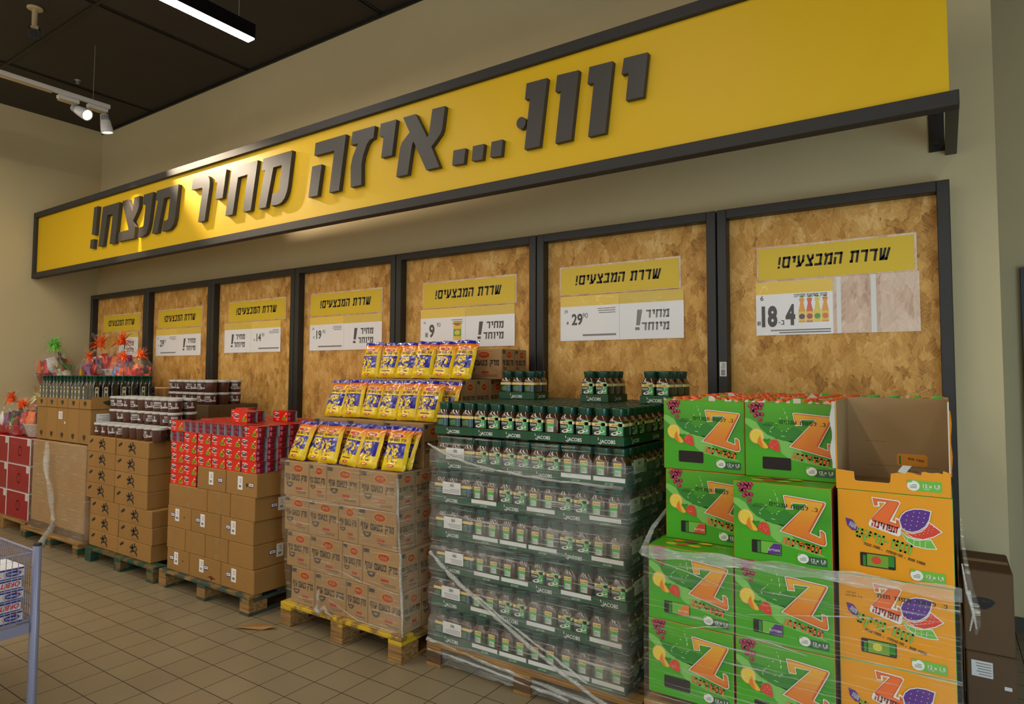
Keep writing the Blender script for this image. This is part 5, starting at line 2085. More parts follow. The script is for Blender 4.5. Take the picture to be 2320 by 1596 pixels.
for lay in range(1, 7):  # paper delivery labels on the sideways trays and on the juice side
    z = 0.1265 + (6 - lay) * LH
    sh = 0.012 * sin(lay * 2.1)
    b = MB()
    b.frame((0, 0, 0), (1, 0, 0), (0, 0, 1))
    b.box(-0.062, 0.062, 0.0, 0.0012, 0, 0.062, 'paper')
    b.barcode(-0.012, 0.036, 0.018, 0.055, 'ink', None, 1, 7)
    b.lines(-0.055, 0.006, 0.055, 0.03, 3, 'ink_grey', 1, lay, 0.3)
    o = b.build('delivery_label', None, (KX0 + sh + 0.135, KY0 - 0.004, z + 0.052))
    tag(o, 'white paper delivery label on the sideways tray pack, %s layer' % LAYN[lay], 'label', 'delivery labels on the coffee packs')
    if lay < 5:
        b = MB()
        b.frame((0, 0, 0), (0, 1, 0), (0, 0, 1))
        b.box(-0.0012, 0.0, -0.06, 0.06, 0, 0.065, 'paper')
        b.frame((0.0, 0, 0), (0, 1, 0), (0, 0, 1))
        b.barcode(-0.012, 0.036, 0.018, 0.055, 'ink', None, 1, 7)
        b.lines(-0.05, 0.006, 0.05, 0.03, 3, 'ink_grey', 1, lay, 0.3)
        o = b.build('delivery_label', None, (KX0 + sh + 13 * JP + 0.003, KY0 + 0.14, z + 0.052))
        tag(o, 'white paper delivery label facing the juice cartons, %s layer' % LAYN[lay], 'label', 'delivery labels on the coffee packs')

# three loose trays on the lids
TZ = 0.1265 + 7 * LH - 0.011
for ti, (x, y, rz, kinds) in enumerate(((-2.21, 3.44, 0.0, 'back'), (-1.635, 3.40, 0.0, 'front'), (-1.265, 3.40, -0.12, 'front'))):
    nx_, ny_ = (3, 2) if ti == 0 else (2, 3)
    lab = ('sideways tray on the lids nearest the soup bags', 'middle tray on the lids', 'slightly turned tray on the lids nearest the juice')[ti]
    put_tray((nx_, ny_, 'text'), (x, y, TZ), 'loose green coffee tray, ' + lab, rz)
    for j in range(ny_):
        for i in range(nx_):
            p = Vector(((i - (nx_ - 1) / 2) * JP, (j - (ny_ - 1) / 2) * JP, 0))
            p.rotate(Matrix.Rotation(rz, 3, 'Z'))
            put(JAR[kinds], (x + p.x, y + p.y, TZ + 0.0025), 'coffee jar in the loose %s, %s row, %s along' % (
                ('sideways tray nearest the soup bags', 'middle tray on the lids', 'turned tray nearest the juice')[ti], ORD[j], ORD[i]), 'jar', 'coffee jars', (0, 0, rz))

# shrink film round the packs of the second layer, and the heavy film below
fo = empty('stretch_film', (-1.79, 2.7, 0.12))
tag(fo, 'milky stretch film wound round the stacked coffee packs, with twisted strands', 'film', 'stretch film on the pallets')
off = Vector((1.79, -2.7, -0.12))
b = MB()
rnd = random.Random(8)
nz, nx = 42, 40
ztop = 0.1265 + 5 * LH + 0.10
grid = []
for j in range(nz + 1):
    z = 0.02 + (ztop - 0.02) * j / nz
    t = ((z - 0.1265) / LH) % 1.0
    pinch = 0.022 * max(0.0, sin(pi * (t - 0.55) / 0.45)) if t > 0.55 else 0.0
    if z < 0.13:
        pinch = -0.008 + 0.05 * max(0, (0.1 - z))
    row = []
    xl, xr = KX0 - 0.026, KX0 + 13 * JP + 0.024
    for x, y, a, c in [(xl, 3.6 - 0.28 * i, -1, 0) for i in range(3)] + [(xl + (xr - xl) * i / nx, KY0 - 0.012, 0, -1) for i in range(nx + 1)] + [(xr, KY0 + 0.09 * i, 1, 0) for i in range(1, 10)]:
        dd = rnd.uniform(-0.0015, 0.004) - pinch * (1.0 if a == 0 else 0.9)
        if c:
            dd = max(dd, -0.004) if t < 0.5 else dd
        row.append((x + a * dd, y + c * dd, z + rnd.uniform(-0.004, 0.004)))
    grid.append(row)
m_ = len(grid[0])
for row in grid:
    b.v.extend(row)
for j in range(nz):
    for i in range(m_ - 1):
        b.f.append((j * m_ + i, j * m_ + i + 1, (j + 1) * m_ + i + 1, (j + 1) * m_ + i))
        b.m.append('film_heavy')
        b.s.append(True)
sub(b, 'film_wrap', fo, off)


def strand(pts, r):
    b = MB()
    fine = []
    for i in range(len(pts) - 1):
        for q in range(6):
            p = Vector(pts[i]).lerp(Vector(pts[i + 1]), q / 6)
            fine.append(p + Vector((0, rnd.uniform(-.002, .002), rnd.uniform(-.003, .003))))
    fine.append(Vector(pts[-1]))
    n = len(fine)
    b.tube(fine, [r * (0.55 + 0.6 * rnd.random()) for _ in range(n)], 'film_rope', 6)
    sub(b, 'film_strand', fo, off)


yk = KY0 - 0.026
strand([(-2.38, yk, 1.185), (-2.2, yk - 0.002, 1.12), (-2.0, yk - 0.003, 1.085), (-1.75, yk - 0.003, 1.065), (-1.5, yk, 1.055), (-1.22, yk, 1.055)], 0.0085)
strand([(-2.355, yk, 0.60), (-2.22, yk, 0.50), (-2.0, yk - 0.003, 0.385), (-1.75, yk - 0.003, 0.26), (-1.5, yk - 0.003, 0.15), (-1.25, yk - 0.002, 0.06)], 0.012)
strand([(-2.1, yk, 0.45), (-1.85, yk - 0.003, 0.335), (-1.6, yk - 0.003, 0.235), (-1.4, yk - 0.002, 0.15)], 0.007)
strand([(-2.37, yk, 0.135), (-2.1, yk, 0.115), (-1.8, yk, 0.09), (-1.5, yk, 0.07), (-1.2, yk, 0.05)], 0.011)
strand([(-2.36, yk, 0.085), (-2.1, yk, 0.075), (-1.8, yk, 0.06), (-1.5, yk, 0.045)], 0.009)
# shrink film pockets over the pairs of jars in the second layer
z = 0.1265 + 5 * LH
for q in range(6):
    wj = 3 if q == 0 else 2
    xa = KX0 + 0.012 * sin(2.1) + (0 if q == 0 else (3 + (q - 1) * 2)) * JP
    xb = xa + wj * JP
    b = MB()
    n = 10
    prof = [(0.035, 0.0), (0.07, 0.004), (0.11, 0.001), (0.135, -0.006), (0.16, -0.001), (0.172, 0.001), (0.1765, -0.016)]
    gg = []
    for zz, dy in prof:
        ins = 0.004 if zz < 0.12 else 0.011
        gg.append([(xa + ins + (xb - xa - 2 * ins) * i / n, KY0 - 0.003 - dy - 0.003 * sin(i * 2.2 + zz * 40), z + zz + 0.002 * sin(i * 1.7)) for i in range(n + 1)])
    for j in range(len(gg) - 1):
        for i in range(n):
            b.face([gg[j][i], gg[j][i + 1], gg[j + 1][i + 1], gg[j + 1][i]], 'film_light', True)
    sub(b, 'shrink_pocket', fo, off)

# ------------------------------------------------------------------ juice cartons
JWD, JD, JH = 0.33, 0.33, 0.2835
make_gradient('juice_green', [(0.0, (62, 158, 14)), (0.35, (64, 160, 14)), (0.6, (56, 140, 24)), (1.0, (80, 164, 24))], 0, JH, 0.42)
make_gradient('zed_orange', [(0.25, (214, 104, 28)), (0.55, (218, 130, 32)), (0.95, (226, 178, 44))], 0, JH, 0.42)
mat('juice_amber', (224, 146, 8), 0.42)
mat('leaf_dark', (42, 124, 34), 0.42)
mat('leaf_glow', (120, 186, 84), 0.42)
mat('grape', (150, 34, 66), 0.4)
mat('grape_light', (196, 92, 120), 0.4)
mat('lemon_flesh', (228, 196, 60), 0.4)
mat('rind', (226, 180, 50), 0.4)
mat('pale_rim', (232, 206, 150), 0.4)
mat('wedge_orange', (222, 120, 30), 0.4)
mat('berry', (208, 60, 42), 0.4)
mat('zed_rim', (206, 84, 36), 0.42)
mat('off_white', (226, 222, 214), 0.42)
mat('juice_text', (228, 104, 40), 0.42)
mat('badge_green', (44, 88, 56), 0.42)
mat('badge_lime', (108, 176, 60), 0.42)
mat('violet', (88, 42, 128), 0.42)
mat('window_dark', (26, 12, 10), 0.7)
mat('splash', (170, 214, 150), 0.4)
mat('print_mark', (24, 30, 16), 0.6)
mat('edge_amber', (190, 110, 24), 0.5)
mat('edge_red', (96, 24, 18), 0.6)
mat('cap_orange', (240, 92, 30), 0.3, coat=0.3)
mat('cap_lime', (92, 204, 84), 0.3, coat=0.3)
mat('torn_paper', (206, 196, 182), 0.8)
mat('juice_bottle_clear', (206, 150, 60), 0.2, coat=0.3)


def unskew(pts, x0, x1, t0, t1, b0, b1):
    """photo crop pixels on a carton face to 0..1 face coordinates"""
    out = []
    for x, y in pts:
        u = (x - x0) / (x1 - x0)
        t, bt = t0 + (t1 - t0) * u, b0 + (b1 - b0) * u
        out.append((u, 1 - (y - t) / (bt - t)))
    return out


def G(*pts):
    return unskew(pts, 250, 1790, 190, 215, 1480, 1560)


def A(*pts):
    return unskew(pts, 440, 1935, 350, 405, 1455, 1590)


def green_face(b, o, stamp, seen, seed, first_row):
    b.frame(o, (1, 0, 0), (0, 0, 1), JWD, JH)
    b.poly(G((255, 470), (330, 480), (1100, 900), (1300, 1180), (1640, 1290), (1700, 1330), (1000, 1180), (255, 560)), 'leaf_glow', 1)
    b.poly(G((455, 540), (700, 580), (1000, 760), (1080, 860), (900, 860), (640, 760), (520, 650)), 'leaf_dark', 2)
    b.poly(G((1090, 610), (1230, 700), (1260, 760), (1110, 900), (760, 820), (900, 700)), 'leaf_dark', 1)
    rnd = random.Random(seed)
    for x, y in ((350, 260), (410, 235), (480, 230), (545, 235), (395, 320), (460, 280), (440, 345), (520, 295), (435, 430), (490, 400), (550, 405), (380, 345), (520, 500)):
        (u, v), = G((x, y))
        b.ell(u, v, 0.027, 0.031, 'grape', 3, 12)
        b.ell(u - 0.006, v + 0.008, 0.009, 0.009, 'grape_light', 4, 8)
    (u, v), = G((455, 785))
    b.ell(u, v, 0.083, 0.103, 'rind', 3, 22)
    b.ell(u + 0.004, v, 0.07, 0.088, 'pale_rim', 4, 22)
    b.ell(u + 0.002, v, 0.06, 0.078, 'lemon_flesh', 5, 22)
    b.poly(G((515, 775), (560, 850), (640, 950), (650, 990), (600, 1000), (540, 985), (475, 920), (470, 860)), 'rind', 6)
    b.poly(G((515, 775), (530, 850), (555, 930), (580, 995), (520, 970), (468, 900), (480, 840)), 'wedge_orange', 7)
    b.poly(G((650, 930), (700, 860), (745, 838), (800, 850), (830, 890), (855, 1040), (800, 1045), (700, 1000), (645, 960)), 'berry', 7)
    b.poly(G((590, 830), (640, 840), (675, 820), (690, 850), (650, 880), (610, 870)), 'leaf_dark', 7)
    for q in range(9):
        (u, v), = G((690 + rnd.random() * 120, 880 + rnd.random() * 110))
        b.ell(u, v, 0.003, 0.004, 'pale_rim', 8, 6)
    for x, y, a, c, r in ((920, 310, 6, 12, .3), (940, 370, 7, 30, .2), (970, 450, 8, 40, .1), (980, 530, 10, 30, 0), (855, 470, 12, 12, 0), (720, 630, 60, 5, .8), (690, 700, 8, 20, .5), (900, 780, 40, 6, -.2), (880, 690, 10, 8, 0), (990, 650, 20, 8, .4), (790, 560, 14, 8, .4), (960, 690, 8, 14, 0)):
        (u, v), = G((x, y))
        b.ell(u, v, a / 1540, c / 1300, 'splash', 3, 8, r)
    Z = G((1062, 372), (1110, 365), (1690, 425), (1715, 450), (1700, 500), (1480, 945), (1612, 998), (1608, 885), (1660, 890), (1700, 930), (1718, 1100), (1695, 1142), (1640, 1142), (1000, 962), (1420, 490), (1205, 492), (1222, 592), (1105, 598))
    b.poly(Z, 'off_white', 9)
    Z1_ = inset([(u, v * JH / JWD) for u, v in Z], 0.009)
    b.poly([(u, v * JWD / JH) for u, v in Z1_], 'zed_rim', 10)
    b.poly(G((1090, 392), (1675, 450), (1440, 930), (1470, 955), (1625, 1015), (1640, 915), (1675, 950), (1685, 1085), (1655, 1112), (1055, 955), (1450, 470), (1188, 478), (1195, 575), (1125, 580)), 'zed_orange', 11)
    (u, v), = G((1335, 1222))
    b.heb('תפוזינה', u, v, 0.024, 'juice_text', 9, t=0.24, align='c', fit=0.123, rot=-0.16)
    b.rrect(*G((550, 1352))[0], *G((1025, 1160))[0], 0.014, 'window_dark', 3)
    if seen:
        c1, c2 = seen
        b.rect(*G((700, 1345))[0], *G((1015, 1165))[0], 'badge_lime', 4)
        b.poly(G((800, 1350), (1010, 1350), (1010, 1180), (900, 1180), (840, 1260)), c1, 5)
        b.heb('תפוזינה', *G((905, 1305))[0], 0.008, 'off_white', 6, align='c', fit=0.04)
        b.rect(*G((640, 1345))[0], *G((690, 1165))[0], 'leaf_dark', 4)
    b.rrect(*G((1400, 1465))[0], *G((1712, 1345))[0], 0.012, 'badge_green', 3)
    (u, v), = G((1355, 1375))
    b.ell(u, v, 0.056, 0.056, 'off_white', 5, 20)
    b.ell(u - 0.04, v + 0.045, 0.022, 0.015, 'badge_lime', 6, 10, 0.6)
    b.lines(u - 0.03, v - 0.03, u + 0.03, v + 0.02, 3, 'badge_green', 6, 2, 0.35)
    b.lat('12 x 1.5', *G((1475, 1405))[0], 0.0095, 'off_white', 5, bold=0.025, fit=0.047)
    b.heb('בקבוקים', *G((1480, 1437))[0], 0.0045, 'off_white', 5, fit=0.017)
    b.heb('ליטר', *G((1625, 1440))[0], 0.0045, 'off_white', 5, fit=0.012)
    if stamp:
        b.heb('כ. לפסח ' + stamp, *G((1590, 600))[0], 0.0135, 'print_mark', 13, t=0.15, align='r', fit=0.160, rot=-0.03)
        b.lat('04:04', *G((610, 560))[0], 0.006, 'print_mark', 13, bold=0.0, fit=0.03)
        b.lat('25.03.14', *G((570, 595))[0], 0.006, 'print_mark', 13, bold=0.0, fit=0.052)


def orange_face(b, o, stamp, seen):
    b.frame(o, (1, 0, 0), (0, 0, 1), JWD, JH)
    white = A((905, 435), (1262, 466), (1290, 495), (1175, 732), (1212, 742), (1216, 690), (1262, 706), (1288, 760), (1292, 830), (1280, 920), (1248, 942), (872, 826), (860, 795), (885, 735), (1080, 510), (1010, 505), (1018, 560), (935, 562))
    b.poly(white, 'off_white', 3)
    b.poly(A((922, 448), (1258, 480), (1274, 505), (1140, 745), (1226, 772), (1228, 712), (1262, 738), (1274, 815), (1252, 835), (892, 733), (1112, 494), (985, 490), (990, 545), (945, 548)), 'zed_rim', 4)
    b.poly(A((935, 460), (1250, 490), (1258, 508), (1122, 748), (1240, 785), (1240, 740), (1256, 760), (1262, 808), (1246, 820), (915, 726), (1130, 486), (975, 480), (980, 535), (952, 538)), 'juice_text', 5)
    b.heb('תפוזינה', *A((1065, 862))[0], 0.0215, 'print_red', 6, t=0.24, align='c', fit=0.075, rot=-0.2)
    purple = A((1262, 720), (1290, 650), (1350, 595), (1450, 560), (1560, 556), (1676, 580), (1650, 700), (1600, 790), (1520, 850), (1430, 878), (1340, 862), (1292, 830))
    red = A((1330, 880), (1440, 885), (1540, 850), (1610, 780), (1640, 722), (1806, 850), (1700, 922), (1560, 968), (1430, 950))
    green = A((1272, 858), (1360, 930), (1480, 968), (1660, 948), (1735, 1082), (1600, 1086), (1450, 1060), (1340, 990))
    for pts, mt in ((green, 'badge_lime'), (red, 'berry'), (purple, 'violet')):
        k = {'badge_lime': 3, 'berry': 4, 'violet': 6}[mt]
        b.poly(pts, 'off_white', k)
        q = inset([(u, v * JH / JWD) for u, v in pts], 0.0085)
        b.poly([(u, v * JWD / JH) for u, v in q], mt, k + 1)
    for i in range(5):
        for j in range(5):
            x, y = 1330 + i * 70 + j * 14, 830 - j * 58 + i * 6
            if y > 590 + abs(i - 2) * 10 and y < 840 - max(0, i - 2) * 60 and x < 1640:
                b.ell(*A((x, y))[0], 0.0045, 0.0045, 'off_white', 8, 7)
    for i in range(6):
        for j in range(4):
            x, y = 1420 + i * 50 + j * 12, 925 - j * 34 - i * 14
            if x < 1740 - j * 6:
                b.ell(*A((x, y))[0], 0.0035, 0.004, 'off_white', 6, 6)
    for p, q in (((1380, 930), (1360, 990)), ((1450, 965), (1440, 1040)), ((1520, 975), (1520, 1060)), ((1590, 990), (1580, 1070)), ((1590, 990), (1660, 965))):
        (u0, v0), (u1, v1) = A(p, q)
        b.poly([(u0 - 0.002, v0), (u0 + 0.002, v0), (u1 + 0.002, v1), (u1 - 0.002, v1)], 'off_white', 6)
    b.poly(A((548, 728), (640, 750), (700, 820), (716, 892), (640, 892), (570, 830)), 'violet', 3)
    b.heb('מהדורה', *A((645, 822))[0], 0.008, 'off_white', 4, align='c', fit=0.022, rot=-0.5)
    b.heb('מיוחדת', *A((632, 852))[0], 0.008, 'off_white', 4, align='c', fit=0.022, rot=-0.5)
    b.heb('תפו-מיקס', *A((1035, 1070))[0], 0.033, 'badge_lime', 4, t=0.2, align='c', fit=0.165, rot=-0.24)
    for k_, (dx, s_) in enumerate(((0, 'תפוז תות'), (0.062, 'תפוז פסיפלורה'), (0.126, 'תפוז בננה'))):
        (u, v), = A((1575, 1300))
        b.heb(s_, u - dx / JWD * 1.0, v + dx * 0.25 / JH, 0.0085, 'ink', 4, align='r', rot=-0.22, fit=0.048)
        if k_:
            b.ell(u - dx / JWD + 0.02, v + dx * 0.25 / JH, 0.006, 0.006, 'print_red', 4, 8)
    b.rrect(*A((740, 1352))[0], *A((1205, 1205))[0], 0.012, 'window_dark', 3)
    c1 = seen
    b.rect(*A((830, 1346))[0], *A((1110, 1211))[0], 'olive_green', 4)
    b.rect(*A((1110, 1346))[0], *A((1190, 1211))[0], 'leaf_dark', 4)
    b.ell(*A((955, 1272))[0], 0.042, 0.045, c1, 5, 14)
    b.rect(*A((775, 1346))[0], *A((815, 1211))[0], 'leaf_dark', 4)
    b.rrect(*A((1440, 1500))[0], *A((1825, 1395))[0], 0.01, 'badge_lime', 3)
    (u, v), = A((1470, 1435))
    b.ell(u, v, 0.054, 0.058, 'off_white', 5, 20)
    b.ell(u - 0.03, v + 0.05, 0.025, 0.014, 'badge_lime', 6, 10, 0.3)
    b.lines(u - 0.03, v - 0.03, u + 0.03, v + 0.02, 3, 'badge_green', 6, 2, 0.35)
    b.lat('12 x 1.5', *A((1590, 1460))[0], 0.0105, 'off_white', 5, bold=0.025, fit=0.047)
    b.heb('בקבוקים', *A((1595, 1488))[0], 0.0045, 'off_white', 5, fit=0.017)
    b.heb('ליטר', *A((1745, 1490))[0], 0.0045, 'off_white', 5, fit=0.012)
    if stamp:
        b.heb('כ. לפסח תפוז תות', *A((1850, 660))[0], 0.0125, 'print_mark', 10, t=0.15, align='r', fit=0.195, rot=0.0)
        b.lat('07:41', *A((560, 600))[0], 0.006, 'print_mark', 10, bold=0.0, fit=0.026)
        b.lat('23.03.14', *A((540, 640))[0], 0.006, 'print_mark', 10, bold=0.0, fit=0.05)


def juice_carton(x0, y0, z, label, kind='green', stamp=None, seen=None, seed=1, w=JWD, open_top=False, h=JH, rz=0.0, back=False):
    d = JD
    b = MB()
    base = 'juice_green' if kind == 'green' else 'juice_amber'
    edge = 'edge_amber' if kind == 'green' else 'badge_lime'
    b.box(-w / 2, w / 2, -d / 2, d / 2, 0, h, edge, {'-y': base, '+z': 'kraft_inside' if open_top else base, '+x': 'edge_red' if kind == 'green' else base, '-x': base, '+y': base}, bev=0.0018)
    if not back:
        if kind == 'green':
            green_face(b, (-JWD / 2, -d / 2, 0), stamp, seen, seed, open_top)
        else:
            orange_face(b, (-JWD / 2, -d / 2, 0), stamp, seen)
        if not open_top and kind == 'green':
            b.frame((0, 0, h), (1, 0, 0), (0, 1, 0))
            for q, (mm, dx) in enumerate((('rind', -0.09), ('berry', -0.05), ('rind', 0.0), ('wedge_orange', -0.08), ('grape', -0.03), ('rind', 0.03))):
                b.ell(dx, -0.10 + 0.05 * (q // 3), 0.026, 0.017, mm, 1 + q, 12)
            b.heb('ישראלית', 0.05, -0.06, 0.012, 'pale_rim', 1, fit=0.07)
    o = b.build('juice_carton', None, (x0 + w / 2, y0 + d / 2, z), rz)
    tag(o, label, 'box', 'printed juice cartons')
    if open_top:
        # torn rim standing a little above the cut top
        rnd = random.Random(seed)
        b = MB()
        n = 26
        t = 0.003
        for side in range(4):
            pts = []
            for i in range(n + 1):
                s = -w / 2 + w * i / n
                hgt = 0.004 + 0.009 * rnd.random() ** 2 + (0.014 if side == 0 and abs(i - 15) < 2 else 0)
                pts.append((s, hgt))
            for i in range(n):
                (s0, h0), (s1, h1) = pts[i], pts[i + 1]
                if side == 0:
                    q = [(s0, -d / 2, h), (s1, -d / 2, h), (s1, -d / 2 - 0.0005, h + h1), (s0, -d / 2 - 0.0005, h + h0)]
                elif side == 1:
                    q = [(w / 2, s0 * d / w, h), (w / 2, s1 * d / w, h), (w / 2, s1 * d / w, h + h1), (w / 2, s0 * d / w, h + h0)]
                elif side == 2:
                    q = [(s1, d / 2, h), (s0, d / 2, h), (s0, d / 2, h + h0), (s1, d / 2, h + h1)]
                else:
                    q = [(-w / 2, s1 * d / w, h), (-w / 2, s0 * d / w, h), (-w / 2, s0 * d / w, h + h0), (-w / 2, s1 * d / w, h + h1)]
                b.face(q, base if rnd.random() < 0.6 else 'torn_paper')
        b.build('torn_rim', o)
    return o


def bottle_master(capm):
    b = MB()
    b.lathe([(0.038, 0.0), (0.040, 0.003), (0.024, 0.03), (0.016, 0.045), (0.015, 0.052)], 'juice_bottle_clear', 16)
    o = b.build('juice_bottle')
    b = MB()
    b.lathe([(0.0185, 0.046), (0.019, 0.062), (0.016, 0.066), (0.0, 0.066)], capm, 18, cap1=False)
    b.build('cap', o)
    return o


orange_bottle = bottle_master('cap_orange')
lime_bottle = bottle_master('cap_lime')
SEEN = ('berry', 'violet')
b0 = 0.292
ZB = [b0 + 0.0, b0 + (JH + 0.0015), b0 + 2 * (JH + 0.0015), b0 + 3 * (JH + 0.0015)]
gx = (-1.01, -0.668)
# lower rows (wrapped in film), front plane nearer the aisle
ZL = [0.3245, 0.6095, 0.8945, 1.1795]
X3 = -0.322
YG, YU, YO = 2.48, 2.625, 2.505
juice_carton(-1.002, YG, ZL[0], 'green juice carton, bottom row beside the coffee pallet', stamp=None, seen=None, seed=1)
juice_carton(-1.0, YG, ZL[1], 'green juice carton in film beside the coffee pallet, orange drink in its window', stamp=None, seen=('wedge_orange', 'berry'), seed=2)
juice_carton(-0.664, YG, ZL[0], 'green juice carton, bottom row between green and orange ones', stamp=None, seed=3)
juice_carton(-0.664, YG, ZL[1], 'green juice carton in film, middle column, purple drink in its window', stamp=None, seen=('violet', 'berry'), seed=4)
juice_carton(-0.664, YG - 0.005, ZL[2], 'green juice carton jutting forward above the film edge, middle column', stamp='ענבים', seen=('violet', 'violet'), seed=5)
juice_carton(-0.98, YU, ZL[2], 'green juice carton partly hidden behind the jutting one', stamp='תפוזים', seen=('berry', 'berry'), seed=6)
juice_carton(-0.987, YU, ZL[3], 'opened green juice carton, top row, nearest the coffee jars', stamp='תפוזים', seed=7, open_top=True)
juice_carton(-0.6535, YU - 0.01, ZL[3], 'opened green juice carton, top row, beside the empty orange carton', stamp='ענבים', seed=8, open_top=True)
# cartons of the rows behind, seen only by their tops and ends
for lev in range(4):
    for cidx in range(3):
        x = (-0.99, -0.655, -0.32)[cidx]
        for back in range(2):
            y = 2.965 + 0.333 * back
            if back == 1 and y + JD > 3.63:
                continue
            ot = lev == 3
            juice_carton(x, y, ZL[lev], 'juice carton behind, %s row back, %s level, %s column from the coffee' % (ORD[back + 1], ORD[lev], ORD[cidx]), kind='green' if cidx < 2 else 'orange', seed=20 + lev * 9 + cidx * 3 + back, open_top=ot, back=True)
for ci, (x0, y0) in enumerate(((-0.987, YU), (-0.6535, YU - 0.01), (-0.99, 2.965), (-0.655, 2.965), (-0.32, 2.965), (-0.99, 3.298), (-0.655, 3.298), (-0.32, 3.298))):
    m_ = lime_bottle if x0 > -0.5 else orange_bottle
    nm = ('nearest the coffee, front', 'middle, front', 'nearest the coffee, second row', 'middle, second row', 'orange end, second row', 'nearest the coffee, third row', 'middle, third row', 'orange end, third row')[ci]
    for j in range(3):
        for i in range(4):
            if j == 0 and i == 1 and ci == 2:
                continue
            put(m_, (x0 + JWD * (i + 0.5) / 4, y0 + JD * (j + 0.5) / 3, ZL[3] + JH - 0.053), 'juice bottle top in the carton %s, %s across, %s deep' % (nm, ORD[i], ORD[j]), 'bottle', 'juice bottles standing in the open cartons')
# orange column
juice_carton(X3, YO, ZL[0] - 0.0, 'orange juice carton, lowest of the orange column', kind='orange', seen='berry')
juice_carton(X3, YO, ZL[1], 'orange juice carton with black date stamp, wrapped in film', kind='orange', stamp='x', seen='olive_yellow')
juice_carton(X3 + 0.003, YO - 0.002, ZL[2], 'orange juice carton just under the empty torn one', kind='orange', seen='berry')
# the empty torn carton on top
o = empty('torn_juice_carton', (X3 + JWD / 2, YO + JD / 2, ZL[3]))
tag(o, 'empty orange juice carton with its front torn away, on top of the column', 'box')
t = 0.004
hw, hd, H = JWD / 2, JD / 2, 0.305
b = MB()
b.box(-hw, hw, -hd + t, hd - t, 0, t, 'kraft_inside')
b.box(-hw, hw, hd - t, hd, 0, H, 'juice_amber', {'-y': 'kraft_inside'})
b.box(-hw, -hw + t, -hd + t, hd - t, t, H - 0.004, 'juice_amber', {'+x': 'kraft_inside'})
b.box(hw - t, hw, -hd + t, hd - t, t, H, 'juice_amber', {'-x': 'kraft_inside', '-y': 'torn_paper'})
b.frame((-hw, hd - t, 0), (1, 0, 0), (0, 0, 1))
b.rrect(0.165, 0.055, 0.262, 0.098, 0.008, 'juice_amber', 1)
b.heb('תפוז תות', 0.25, 0.07, 0.008, 'ink', 2, align='r', rot=-0.15, fit=0.05)
b.rect(0.172, 0.058, 0.178, 0.09, 'leaf_dark', 2)
b.rect(0.06, 0.14, 0.13, 0.1408, 'seam', 1)
b.rect(0.06, 0.05, 0.3, 0.0508, 'seam', 1)
b.build('carton_shell', o)
b = MB()
# front wall with its notch and ragged upper edge
rnd = random.Random(44)
top = [(-hw, 0.066), (-hw + 0.055, 0.061), (-hw + 0.057, 0.034), (-hw + 0.064, 0.031), (-hw + 0.158, 0.031), (-hw + 0.162, 0.036), (-hw + 0.165, 0.063), (-hw + 0.19, 0.069)]
x = -hw + 0.2
while x < hw - 0.012:
    top.append((x, 0.070 + 0.004 * rnd.random() + 0.012 * max(0, (x - 0.02) / hw) * rnd.random()))
    x += 0.012
top += [(hw - 0.02, 0.084), (hw, 0.077)]
poly = top + [(hw, 0.0), (-hw, 0.0)]
b.extrude(poly, -hd, -hd + t, 'juice_amber', 'torn_paper')
b.frame((-hw, -hd, 0), (1, 0, 0), (0, 0, 1), JWD, JH)
b.rrect(*A((1440, 1490))[0], *A((1825, 1380))[0], 0.01, 'badge_lime', 1)
(u, v), = A((1470, 1425))
b.ell(u, v, 0.054, 0.058, 'off_white', 2, 20)
b.ell(u - 0.03, v + 0.05, 0.025, 0.014, 'badge_lime', 3, 10, 0.3)
b.lines(u - 0.03, v - 0.03, u + 0.03, v + 0.02, 3, 'badge_green', 3, 2, 0.35)
b.lat('12 x 1.5', *A((1590, 1448))[0], 0.0105, 'off_white', 2, bold=0.025, fit=0.047)
b.heb('בקבוקים', *A((1595, 1478))[0], 0.0045, 'off_white', 2, fit=0.017)
b.heb('ליטר', *A((1745, 1480))[0], 0.0045, 'off_white', 2, fit=0.012)
b.heb('תפוז תות', *A((1570, 1290))[0], 0.0085, 'ink', 2, align='r', rot=-0.22, fit=0.048)
b.build('torn_front', o)
b = MB()
b.face([(-hw + 0.205, -hd + 0.001, 0.066), (-hw + 0.185, -hd - 0.018, 0.074), (-hw + 0.20, -hd - 0.02, 0.096), (-hw + 0.225, -hd - 0.008, 0.094)], 'torn_paper')
b.build('torn_flap', o)
b = MB()
for i in range(11):
    z0, z1 = 0.068 + i * 0.021, 0.068 + (i + 1) * 0.021
    wv = lambda z: 0.012 + 0.004 * sin(z * 60)
    b.face([(-hw, -hd, z0), (-hw - wv(z0), -hd - 0.012, z0), (-hw - wv(z1), -hd - 0.012, z1), (-hw, -hd, z1)], 'torn_paper')
    if i < 10:
        b.face([(hw, -hd, z0), (hw + wv(z0) * 0.4, -hd - 0.006, z0), (hw + wv(z1) * 0.4, -hd - 0.006, z1), (hw, -hd, z1)], 'juice_amber')
b.build('side_flap', o)

